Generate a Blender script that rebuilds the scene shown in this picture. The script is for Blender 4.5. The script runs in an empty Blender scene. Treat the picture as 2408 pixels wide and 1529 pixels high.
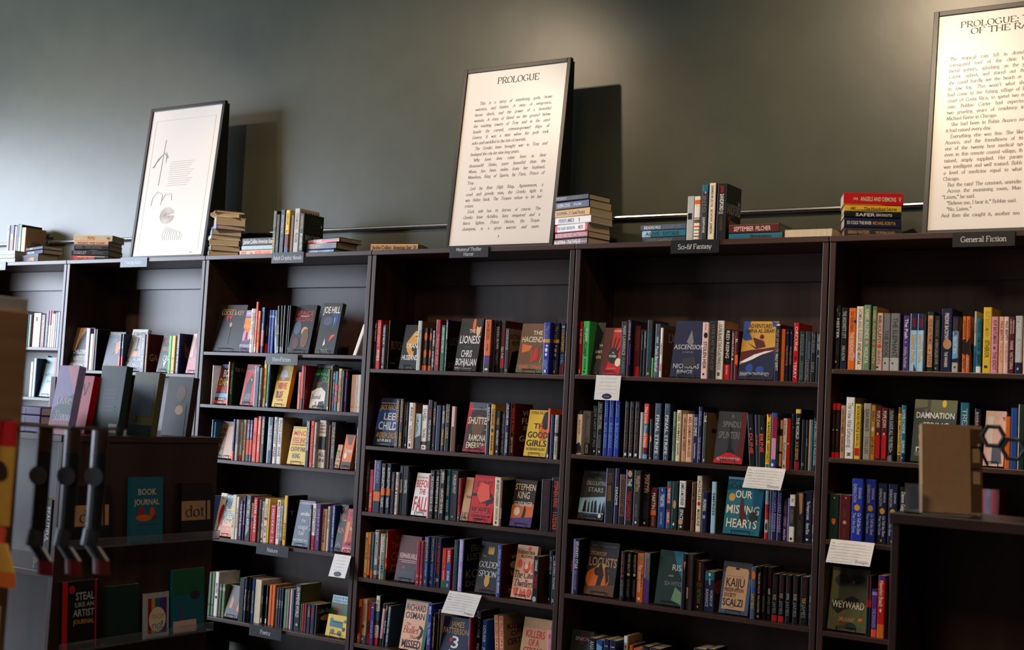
import bpy, math, random
from mathutils import Matrix, Vector
random.seed(4)
sc=bpy.context.scene; COL=sc.collection
# ---------- camera, world, exposure
cd=bpy.data.cameras.new('camera'); cam=bpy.data.objects.new('camera',cd); COL.objects.link(cam)
cd.sensor_width=36; cd.lens=3018.7*36/2408
R=Vector((.83832601,.54272765,.05153822));U=Vector((-.00687287,-.08400735,.99644143));F=Vector((-.54512591,.83569699,.06669545))
m=Matrix((R,U,-F)).transposed().to_4x4(); m.translation=(6.35555652,-4.89409987,1.4460412); cam.matrix_world=m
cd.dof.use_dof=True; cd.dof.focus_distance=6.0; cd.dof.aperture_fstop=3.5
sc.camera=cam
w=bpy.data.worlds.new('world'); sc.world=w; w.use_nodes=True
w.node_tree.nodes['Background'].inputs[0].default_value=(.5,.6,.8,1); w.node_tree.nodes['Background'].inputs[1].default_value=.05
v=sc.view_settings; v.view_transform='Standard'; v.look='None'; v.gamma=1; v.exposure=0.0; v.use_curve_mapping=False
def light(n,t,loc,aim,e,col,**k):
    l=bpy.data.lights.new(n,t); l.energy=e; l.color=col
    for a,b in k.items(): setattr(l,a,b)
    o=bpy.data.objects.new(n,l); COL.objects.link(o); o.location=loc
    o.rotation_euler=(Vector(aim)-Vector(loc)).to_track_quat('-Z','Y').to_euler(); return o
light('window_daylight','AREA',(-4.9,-3.6,2.3),(3,-1.0,2.3),760,(.74,.84,1),shape='RECTANGLE',size=4.4,size_y=3.0)
for x in (-1.0,1.7,4.4): light('track_spot','SPOT',(x,-2.3,4.1),(x+.5,.3,2.3),235,(1,.76,.52),spot_size=1.15,spot_blend=.9,shadow_soft_size=.07)
light('ceiling_fill','AREA',(4.5,-4.5,4.3),(4.5,-4.5,0),60,(1,.8,.6),size=1.2)  # added unseen fill from overhead, warms the ambient light
# ---------- materials
PAL=dict(blk=('black',14,14,16),nvy=('navy',20,28,66),blu=('blue',34,74,150),ryl=('royal blue',34,52,165),sky=('sky blue',110,170,215),lbl=('pale blue',160,200,220),tea=('teal',24,105,125),grn=('green',24,100,56),lgn=('bright green',70,195,90),dgn=('dark green',20,48,40),olv=('olive',92,94,58),sag=('sage',108,140,104),yel=('yellow',228,190,50),gld=('gold',205,155,62),org=('orange',222,108,30),crl=('coral',232,84,56),red=('red',195,20,28),crm=('crimson',150,18,42),mrn=('maroon',88,18,22),pnk=('pink',220,145,165),lpk=('pale pink',232,196,188),pur=('purple',78,46,120),lav=('lavender',160,148,208),brn=('brown',104,66,36),tan=('tan',196,152,110),cre=('cream',235,218,186),wht=('white',236,233,230),gry=('grey',120,120,122),lgr=('pale grey',182,184,182),dgr=('charcoal',50,50,54),dbr=('dark brown',46,28,20),slt=('slate',70,86,108),pch=('peach',236,180,146))
def lin(c): c/=255; return c/12.92 if c<=.04045 else ((c+.055)/1.055)**2.4
MATS={}
def newmat(n,col,rough=.4,metal=0,noise=None,bump=0,trans=0):
    if n in MATS: return MATS[n]
    t=bpy.data.materials.new(n); t.use_nodes=True; nt=t.node_tree; b=nt.nodes['Principled BSDF']
    b.inputs['Base Color'].default_value=(*col,1); b.inputs['Roughness'].default_value=rough; b.inputs['Metallic'].default_value=metal
    if trans: b.inputs['Transmission Weight'].default_value=trans
    tc=nt.nodes.new('ShaderNodeTexCoord'); nz=nt.nodes.new('ShaderNodeTexNoise'); mp=nt.nodes.new('ShaderNodeMapping')
    nt.links.new(tc.outputs['Object'],mp.inputs[0]); nt.links.new(mp.outputs[0],nz.inputs[0])
    s,amt=noise or ((40,40,40),.06)
    mp.inputs['Scale'].default_value=s; nz.inputs['Scale'].default_value=1; nz.inputs['Detail'].default_value=4
    r=nt.nodes.new('ShaderNodeValToRGB'); r.color_ramp.elements[0].position=.3; r.color_ramp.elements[1].position=.7
    r.color_ramp.elements[0].color=(*[c*(1-amt) for c in col],1); r.color_ramp.elements[1].color=(*[c*(1+amt) for c in col],1)
    nt.links.new(nz.outputs['Fac'],r.inputs[0]); nt.links.new(r.outputs[0],b.inputs['Base Color'])
    if bump:
        bp=nt.nodes.new('ShaderNodeBump'); bp.inputs['Strength'].default_value=bump; bp.inputs['Distance'].default_value=.004
        nt.links.new(nz.outputs['Fac'],bp.inputs['Height']); nt.links.new(bp.outputs[0],b.inputs['Normal'])
    MATS[n]=t; return t
def mat(k):
    if k in PAL: return newmat(PAL[k][0].replace(' ','_'),tuple(lin(c) for c in PAL[k][1:]),.38)
    return MATS[k]
newmat('walnut',(.045,.021,.015),.36,0,((14,14,1.1),.4))
newmat('walnut_shelf',(.05,.023,.016),.36,0,((1.1,14,14),.4))
newmat('olive_wall_paint',(.066,.070,.045),.33,0,((5,5,5),.08),.22)
newmat('paper',(.62,.50,.33),.7,0,((4,4,300),.12)); newmat('metal',(.6,.6,.6),.25,1); newmat('wire',(.02,.02,.02),.35,.6)
newmat('floor_wood',(.08,.05,.035),.5,0,((2,12,2),.3)); newmat('ceiling_paint',(.12,.11,.10),.8)
newmat('plywood',(.42,.22,.10),.6,0,((2,2,30),.15)); newmat('poster_paper',(.90,.84,.77),.3,0,((2,2,2),.01))
newmat('clear_acrylic',(.9,.92,.95),.08,0,None,0,.95); newmat('ink',(.03,.025,.02),.6); newmat('faint_ink',(.35,.33,.3),.6)
# ---------- mesh builder
class MB:
    def __init__(s): s.v=[];s.f=[];s.mi=[];s.ms=[]
    def m(s,k):
        if k not in s.ms: s.ms.append(k)
        return s.ms.index(k)
    def add(s,vs,fs,k):
        o=len(s.v); s.v+=[tuple(q) for q in vs]; i=s.m(k)
        for f in fs: s.f.append([o+a for a in f]); s.mi.append(i)
    def box(s,a,b,k):
        x0,y0,z0=a;x1,y1,z1=b
        s.add([(x0,y0,z0),(x1,y0,z0),(x1,y1,z0),(x0,y1,z0),(x0,y0,z1),(x1,y0,z1),(x1,y1,z1),(x0,y1,z1)],[(3,2,1,0),(4,5,6,7),(0,1,5,4),(1,2,6,5),(2,3,7,6),(3,0,4,7)],k)
    def tube(s,pts,r,k,n=8):
        pts=[Vector(q) for q in pts]; ring=[]
        for i,q in enumerate(pts):
            d=(pts[min(i+1,len(pts)-1)]-pts[max(i-1,0)]).normalized(); a=d.orthogonal().normalized(); b=d.cross(a)
            if ring:
                pa=ring[-1][1]; a=(pa-d*pa.dot(d)).normalized(); b=d.cross(a)
            ring.append(([q+r*(math.cos(t*2*math.pi/n)*a+math.sin(t*2*math.pi/n)*b) for t in range(n)],a))
        vs=[c for q in ring for c in q[0]]; fs=[]
        for i in range(len(pts)-1):
            for t in range(n): fs.append((i*n+t,i*n+(t+1)%n,(i+1)*n+(t+1)%n,(i+1)*n+t))
        fs+=[tuple(range(n))[::-1],tuple((len(pts)-1)*n+t for t in range(n))]; s.add(vs,fs,k)
    def build(s,name,parent=None,mw=None,bevel=0):
        me=bpy.data.meshes.new(name); me.from_pydata(s.v,[],s.f)
        for k in s.ms: me.materials.append(mat(k))
        me.polygons.foreach_set('material_index',s.mi); me.update()
        o=bpy.data.objects.new(name,me); COL.objects.link(o)
        if parent: o.parent=parent
        if mw is not None: o.matrix_local=mw
        if bevel:
            b=o.modifiers.new('bevel','BEVEL'); b.width=bevel; b.segments=2
        return o
def tag(o,label,cat,group=None):
    o['label']=label; o['category']=cat
    if group: o['group']=group
    return o
def empty(name,loc,rz=0):
    o=bpy.data.objects.new(name,None); COL.objects.link(o); o.location=loc; o.rotation_euler.z=rz; return o
# ---------- lettering
GS={'A':(8.4,'.4,0 4.2,10 8,0;1.8,3.4 6.6,3.4'),'B':(7.6,'1.4,0 1.4,10;~1.4,10 4.6,10 6.2,8.6 5.8,6 3.6,5.3 1.4,5.3;~1.4,5.3 4.8,5.3 6.8,3.6 6.3,1 4.2,0 1.4,0'),'C':(8,'~7.2,7.8 6,9.6 4,10 1.4,8 .8,5 1.4,2 4,0 6.2,.4 7.4,2.2'),'D':(8.8,'1.4,0 1.4,10;~1.4,10 5,9.8 7.6,7.6 7.9,5 7.6,2.4 5,.2 1.4,0'),'E':(7.2,'1.4,0 1.4,10;1.4,10 6.4,10 6.4,8.4;1.4,5.2 5,5.2;1.4,0 6.6,0 6.6,1.7'),'F':(6.8,'1.4,0 1.4,10;1.4,10 6.2,10 6.2,8.4;1.4,5.2 4.8,5.2'),'G':(8.8,'~7.2,7.8 6,9.6 4,10 1.4,8 .8,5 1.4,2 4,0 6.2,.4 7.4,1.2;7.4,.6 7.4,4.2;5.6,4.2 8.2,4.2'),'H':(8.8,'1.5,0 1.5,10;7.3,0 7.3,10;1.5,5.2 7.3,5.2'),'I':(3.8,'1.9,0 1.9,10'),'K':(8.4,'1.5,0 1.5,10;1.6,4.6 6.8,10;3.2,6.2 7.4,0'),'L':(7,'1.5,10 1.5,0;1.5,0 6.4,0 6.4,1.8'),'M':(10.4,'1.4,0 1.8,10 5.2,1 8.6,10 9,0'),'N':(8.8,'1.5,0 1.5,10 7.3,0 7.3,10'),'O':(8.8,'~4.4,10 1.6,8.4 .8,5 1.6,1.6 4.4,0 7.2,1.6 8,5 7.2,8.4 4.4,10'),'P':(7.2,'1.5,0 1.5,10;~1.5,10 4.8,10 6.6,7.6 4.8,4.9 1.5,4.8'),'R':(7.8,'1.5,0 1.5,10;~1.5,10 4.8,10 6.6,7.6 4.8,4.9 1.5,4.8;3.8,4.8 7.4,0'),'S':(6.6,'~5.4,8.2 4.4,9.8 2.6,9.9 1,8.4 1.4,6.4 3.2,5.2 5.2,4 5.8,2 4.4,.2 2.2,.1 .8,1.9'),'T':(7.6,'3.8,0 3.8,10;.4,8.4 .5,10 7.1,10 7.2,8.4'),'U':(8.6,'~1.5,10 1.5,4 2.2,1 4.3,0 6.4,1 7,4 7,10'),'V':(8,'.3,10 4,0 7.7,10'),'W':(11.4,'.3,10 3.3,0 5.7,9 8.2,0 11,10'),'X':(8,'.5,10 7.5,0;.6,0 7.4,10'),'Y':(7.8,'.3,10 3.9,5 7.5,10;3.9,5 3.9,0'),'Z':(7.2,'.8,8.5 .8,10 6.6,10 .6,0 6.8,0 6.8,1.7'),
'a':(5.8,'~.9,5 1.8,6.3 3.6,6.2 4.4,5 4.4,1 5.4,.2;~4.4,3.8 2,3.2 .8,1.8 1.6,.2 3.2,.4 4.4,1.6'),'b':(6.4,'1.2,10 1.2,.3;~1.2,4.8 2.6,6.3 4.6,5.9 5.6,3.2 4.6,.5 2.8,.1 1.2,1.2'),'c':(5.4,'~4.8,5 3.6,6.3 1.8,5.8 .8,3.2 1.8,.6 3.6,.1 4.9,1.3'),'d':(6.4,'5.1,10 5.1,.2;~5.1,4.8 3.8,6.3 1.8,5.9 .8,3.2 1.8,.5 3.6,.1 5.1,1.3'),'e':(5.6,'~.9,3.5 4.9,3.7 4.2,5.8 2.8,6.4 1.3,5.4 .8,3.2 1.6,.7 3.2,0 4.9,1.2'),'f':(3.8,'~4,9.4 3,9.9 2,9 1.8,7 1.8,0;.5,6.2 3.4,6.2'),'g':(5.8,'~2.7,6.4 1.2,5.8 1,4.2 2.2,3 3.8,3.4 4.4,4.8 3.8,6.1 2.7,6.4;~1.8,3.1 1.1,2 2,1.2 4.4,.8 5.2,-.8 4,-2.4 1.8,-2.5 .6,-1.4 1.6,.5'),'h':(6.6,'1.2,10 1.2,0;~1.2,4.6 2.8,6.3 4.6,6 5.2,4.4 5.2,0'),'i':(3,'1.5,6.3 1.5,0;1.4,9 1.6,8'),'j':(3,'~1.7,6.3 1.7,0 1.4,-2 0,-2.6'),'k':(6.2,'1.2,10 1.2,0;1.3,2.8 4.8,6.2;2.6,3.8 5.8,0'),'l':(3,'1.5,10 1.5,0'),'m':(9.8,'1.2,6.2 1.2,0;~1.2,4.6 2.8,6.3 4.2,6 4.8,4.4 4.8,0;~4.8,4.6 6.4,6.3 7.8,6 8.4,4.4 8.4,0'),'n':(6.6,'1.2,6.2 1.2,0;~1.2,4.6 2.8,6.3 4.6,6 5.2,4.4 5.2,0'),'o':(6,'~3,6.4 1.3,5.4 .8,3.2 1.3,1 3,0 4.7,1 5.2,3.2 4.7,5.4 3,6.4'),'p':(6.4,'1.2,6.2 1.2,-2.8;~1.2,4.8 2.6,6.3 4.6,5.9 5.6,3.2 4.6,.5 2.8,.1 1.2,1.2'),'q':(6.4,'5.1,6.2 5.1,-2.8;~5.1,4.8 3.8,6.3 1.8,5.9 .8,3.2 1.8,.5 3.6,.1 5.1,1.3'),'r':(4.6,'1.2,6.2 1.2,0;~1.2,4.4 2.4,6 3.6,6.3 4.3,5.6'),'s':(4.8,'~4,5.1 3.2,6.3 1.8,6.3 .9,5 1.8,3.8 3.2,3.1 4.1,1.8 3.2,.2 1.8,.1 .7,1.3'),'t':(3.8,'~1.7,8.2 1.7,1.4 2.4,.2 3.6,.6;.4,6.2 3.4,6.2'),'u':(6.6,'~1.2,6.2 1.2,2 1.8,.4 3.4,.1 5.1,1.4;5.1,6.2 5.1,0'),'v':(5.8,'.3,6.2 2.9,0 5.5,6.2'),'w':(8.4,'.3,6.2 2.6,0 4.2,5.6 6,0 8.1,6.2'),'x':(5.8,'.4,6.2 5.4,0;.5,0 5.2,6.2'),'y':(5.8,'.3,6.2 2.9,0;5.5,6.2 2.4,-1.6 .7,-2.6'),'z':(5,'.6,6.2 4.4,6.2 .5,0 4.6,0')}
def smooth(p):
    out=[]
    for i in range(len(p)-1):
        a,b,c,d=p[max(i-1,0)],p[i],p[i+1],p[min(i+2,len(p)-1)]
        for t in (0,.34,.67): out.append(tuple(.5*(2*b[j]+(c[j]-a[j])*t+(2*a[j]-5*b[j]+4*c[j]-d[j])*t*t+(3*b[j]-a[j]-3*c[j]+d[j])*t**3) for j in (0,1)))
    return out+[p[-1]]
def stroke_glyph(ch,st):
    adv,src=GS[ch]; V=[];Fc=[]
    thin,thick={'R':(.4,1.25),'I':(.4,1.15),'T':(.8,.95),'H':(.75,.9)}[st]
    def rib(p):
        o=len(V)
        for i,q in enumerate(p):
            a=p[max(i-1,0)];b=p[min(i+1,len(p)-1)]; dx,dy=b[0]-a[0],b[1]-a[1]; l=math.hypot(dx,dy) or 1
            th=math.atan2(dy,dx); wd=(thin+(thick-thin)*abs(math.sin(th-.4)))/2
            V.append((q[0]-dy/l*wd,q[1]+dx/l*wd));V.append((q[0]+dy/l*wd,q[1]-dx/l*wd))
        for i in range(len(p)-1): Fc.append((o+2*i+1,o+2*i+3,o+2*i+2,o+2*i))
    for s in src.split(';'):
        sm=s[0]=='~'; p=[tuple(map(float,q.split(','))) for q in s.lstrip('~').split()]
        if sm: p=smooth(p); rib(p)
        else:
            for a,b in zip(p,p[1:]): rib([a,b])
        if st in 'RIT':
            for e,n in ((p[0],p[1]),(p[-1],p[-2])):
                if abs(e[1]-n[1])>.8*abs(e[0]-n[0]) and (abs(e[1])<.05 or e[1]>=9.95 or abs(e[1]-6.2)<.15 or e[1]<-2.7) and not(ch in 'EFLTZ' and n[1]>0 and e[1] in(0,) and len(p)==3):
                    k=1.5; 
                    if e[1]>6 and ch in 'bdhklnmpru': rib([(e[0]-k,e[1]-.2),(e[0]+.3,e[1]-.2)])
                    else: rib([(e[0]-k*.85,e[1]+(.25 if e[1]<6 else -.25)),(e[0]+k*.85,e[1]+(.25 if e[1]<6 else -.25))])
    sl={'I':.2,'H':.18}.get(st,0)
    return adv/10,[((x+sl*y)/10,y/10) for x,y in V],Fc
GC={}; FT=[None]
def sans(ch):
    if FT[0] is None:
        c=bpy.data.curves.new('glyph','FONT'); c.resolution_u=2; c.fill_mode='FRONT'; c.offset=.012; o=bpy.data.objects.new('glyph',c); COL.objects.link(o); FT[0]=o
    o=FT[0]
    def ev(t):
        o.data.body=t; dg=bpy.context.evaluated_depsgraph_get(); dg.update(); e=o.evaluated_get(dg); me=e.to_mesh()
        r=([tuple(q.co[:2]) for q in me.vertices],[tuple(p.vertices) for p in me.polygons]); e.to_mesh_clear(); return r
    if 'cap' not in GC: GC['cap']=max(y for x,y in ev('H')[0]); GC['HH']=max(x for x,y in ev('HH')[0])
    k=1/GC['cap']; V,Fc=ev(ch); adv=(max(x for x,y in ev('H'+ch+'H')[0])-GC['HH'])*k
    return adv,[(x*k,y*k) for x,y in V],Fc
def glyph(ch,st):
    if (ch,st) not in GC: GC[ch,st]=(0.34,[],[]) if ch==' ' else stroke_glyph(ch,st) if st in 'RITH' and ch in GS else sans(ch)
    return GC[ch,st]
def textw(s,st): return sum(glyph(c,st)[0] for c in s)
def text(mb,s,st,col,org,ea,eu,cap,wid=None,lo=.45,hi=1.7,wordfit=False):
    # org: left baseline; ea/eu unit vectors; cap height in metres; stretched to wid
    org,ea,eu=Vector(org),Vector(ea),Vector(eu); n=textw(s,st)*cap; k=1;x=0;ex=0
    if wid:
        if wordfit and s.count(' '): ex=max(0,(wid-n))/s.count(' '); k=min(1,wid/n)
        else:
            k=max(lo,min(hi,wid/n))
            x=(wid-n*k)/2
    for c in s:
        a,V,Fc=glyph(c,st)
        if V: mb.add([org+ea*(x+vx*cap*k)+eu*(vy*cap) for vx,vy in V],Fc,col)
        x+=a*cap*k+(ex if c==' ' else 0)
def deco(mb,src,org,eu,ev,n,W,H,spine):
    org,eu,ev,n=map(Vector,(org,eu,ev,n)); lay=0
    def P(x,y): return org+eu*(max(0,min(100,x))/100*W)-ev*(max(0,min(100,y))/100*H)+n*(.0003+.00013*lay)
    for t in src.split(';'):
        t=t.strip()
        if not t: continue
        lay+=1; q=t.split()
        if q[0] in('r','p','e') :
            c=q[1]; a=list(map(float,q[2:]))
            if q[0]=='r':
                if spine and a[0]<=1 and a[2]>=99: continue
                a=[a[0],a[1],a[2],a[1],a[2],a[3],a[0],a[3]]
            elif q[0]=='e': a=[z for i in range(20) for z in(a[0]+a[2]*math.cos(i*math.pi/10),a[1]+a[3]*math.sin(i*math.pi/10))]
            pts=[P(a[i],a[i+1]) for i in range(0,len(a),2)]; pts.reverse()
            nn=sum(((pts[i]-pts[0]).cross(pts[i+1]-pts[0]) for i in range(1,len(pts)-1)),Vector())
            if nn.dot(n)<0: pts.reverse()
            mb.add(pts,[tuple(range(len(pts)))],c); continue
        h,sp,rest=t.partition('@'); c=h[:3]; st=h[3] if len(h)>3 and h[3]!=' ' else 'S'; s=h[h.index(' ')+1:].strip()
        rest=rest.rstrip('RSHI'); v,_,u=rest.partition('~'); v0,v1=[float(z) for z in v.split('-')]
        u0,u1=[min(98,float(z)) for z in u.split('-')] if u else ((12,88) if spine else (8,92))
        if s=='.' or v1<=v0: continue
        if st=='V':
            step=(v1-v0)/len(s)
            for i,ch in enumerate(s):
                cap=step*.72/100*H; text(mb,ch,'S',c,P((u0+u1)/2-22,v0+step*(i+.8)),eu,ev,cap,.44*W,.6,2)
        elif spine and st!='X':
            La=(v1-v0)/100*H; Wa=(u1-u0)/100*W*.8; low=s.upper()!=s
            cap=Wa*.85; nl=textw(s,st)*cap
            if nl*.55>La: cap*=La/(nl*.55)
            text(mb,s,st,c,P((u0+u1)/2-cap/W*50,v0),-ev,eu,cap,La,.5,1.6)
        else:
            st='S' if st=='X' else st; cap=(v1-v0)/100*H; text(mb,s,st,c,P(u0,v1),eu,ev,cap*.92,(u1-u0)/100*W,.4,1.8)
def book_mesh(w,d,h,base,dec,cov,face=False):
    """spine on -Y face, width X, depth Y, height Z. face=True: cover on -Y face."""
    mb=MB(); t=.0022; r=min(.0042,.3*w) if not face else .001
    prof=[(0,d),(0,r)]+[(r-r*math.cos(a),r-r*math.sin(a)) for a in (.5,1.0)]+[(r,0),(w-r,0)]+[(w-r+r*math.sin(a),r-r*math.cos(a)) for a in (.57,1.07)]+[(w,r),(w,d)]
    if face: prof=[(0,d),(0,0),(w,0),(w,d)]
    cb=(cov.split(';')[0].strip() or base)
    cuts=[]
    if not face:
        for q in dec.split(';'):
            z=q.split()
            if z and z[0]=='r' and float(z[2])<=1 and float(z[4])>=99: cuts.append((float(z[3]),float(z[5]),z[1]))
    ys=sorted({0,100,*[c[0] for c in cuts],*[c[1] for c in cuts]})
    n=len(prof)
    for y0,y1 in zip(ys,ys[1:]):
        col=base
        for a,b,c in cuts:
            if a<=y0+.01 and b>=y1-.01: col=c
        z1,z0=h*(1-y0/100),h*(1-y1/100)
        for i in range(n-1):
            a,b=prof[i],prof[i+1]; edge=i==n-2 
            mb.add([(a[0],a[1],z0),(b[0],b[1],z0),(b[0],b[1],z1),(a[0],a[1],z1)],[(0,1,2,3)],cb if edge and not face else col)
    inn=[(t,d),(t,r+t)]+[(w-t,r+t),(w-t,d)]
    for z,up in((h,1),(0,0)):
        for quad in([(0,d),(0,r),(t,r+t),(t,d)],[(w,d),(w,r),(w-t,r+t),(w-t,d)],[(0,r),(r,0),(w-r,0),(w,r),(w-t,r+t),(t,r+t)]):
            mb.add([(x,y,z) for x,y in quad],[tuple(range(len(quad)))],cb)
    for x,y0 in((t,r+t),(w-t,r+t)): mb.add([(x,y0,0),(x,d,0),(x,d,h),(x,y0,h)],[(0,1,2,3)],'cre')
    for x0,x1 in((0,t),(w-t,w)): mb.add([(x0,d,0),(x1,d,0),(x1,d,h),(x0,d,h)],[(0,1,2,3)],cb)
    deco(mb,dec,(0,0,h),(1,0,0),(0,0,1),(0,-1,0),w,h,not face)
    cd_=';'.join(cov.split(';')[1:])
    if cd_: deco(mb,cd_,(w,0,h),(0,1,0),(0,0,1),(1,0,0),d,h,False)
    pg=MB(); e=.0028; f0=.002
    pg.box((t+.0001,r+t+.0001,f0),(w-t-.0001,d-e,h-f0),'paper')
    return mb,pg
REST=MB()
def book(mw,w,d,h,base,dec,cov,label,group,face=False,rest=False):
    mb,pg=book_mesh(w,d,h,base,dec,cov,face)
    if rest:
        for q in (mb,pg):
            o=len(REST.v); REST.v+=[tuple(mw@Vector(a)) for a in q.v]; REST.f+=[[o+a for a in f] for f in q.f]; REST.mi+=[REST.m(q.ms[a]) for a in q.mi]
        return
    o=mb.build('book',None,mw); pg.build('pages',o); return tag(o,label,'book',group)
def RX(a): return Matrix.Rotation(math.radians(a),4,'X')
def RY(a): return Matrix.Rotation(math.radians(a),4,'Y')
def RZ(a): return Matrix.Rotation(math.radians(a),4,'Z')
T=Matrix.Translation
W=1.16
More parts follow.
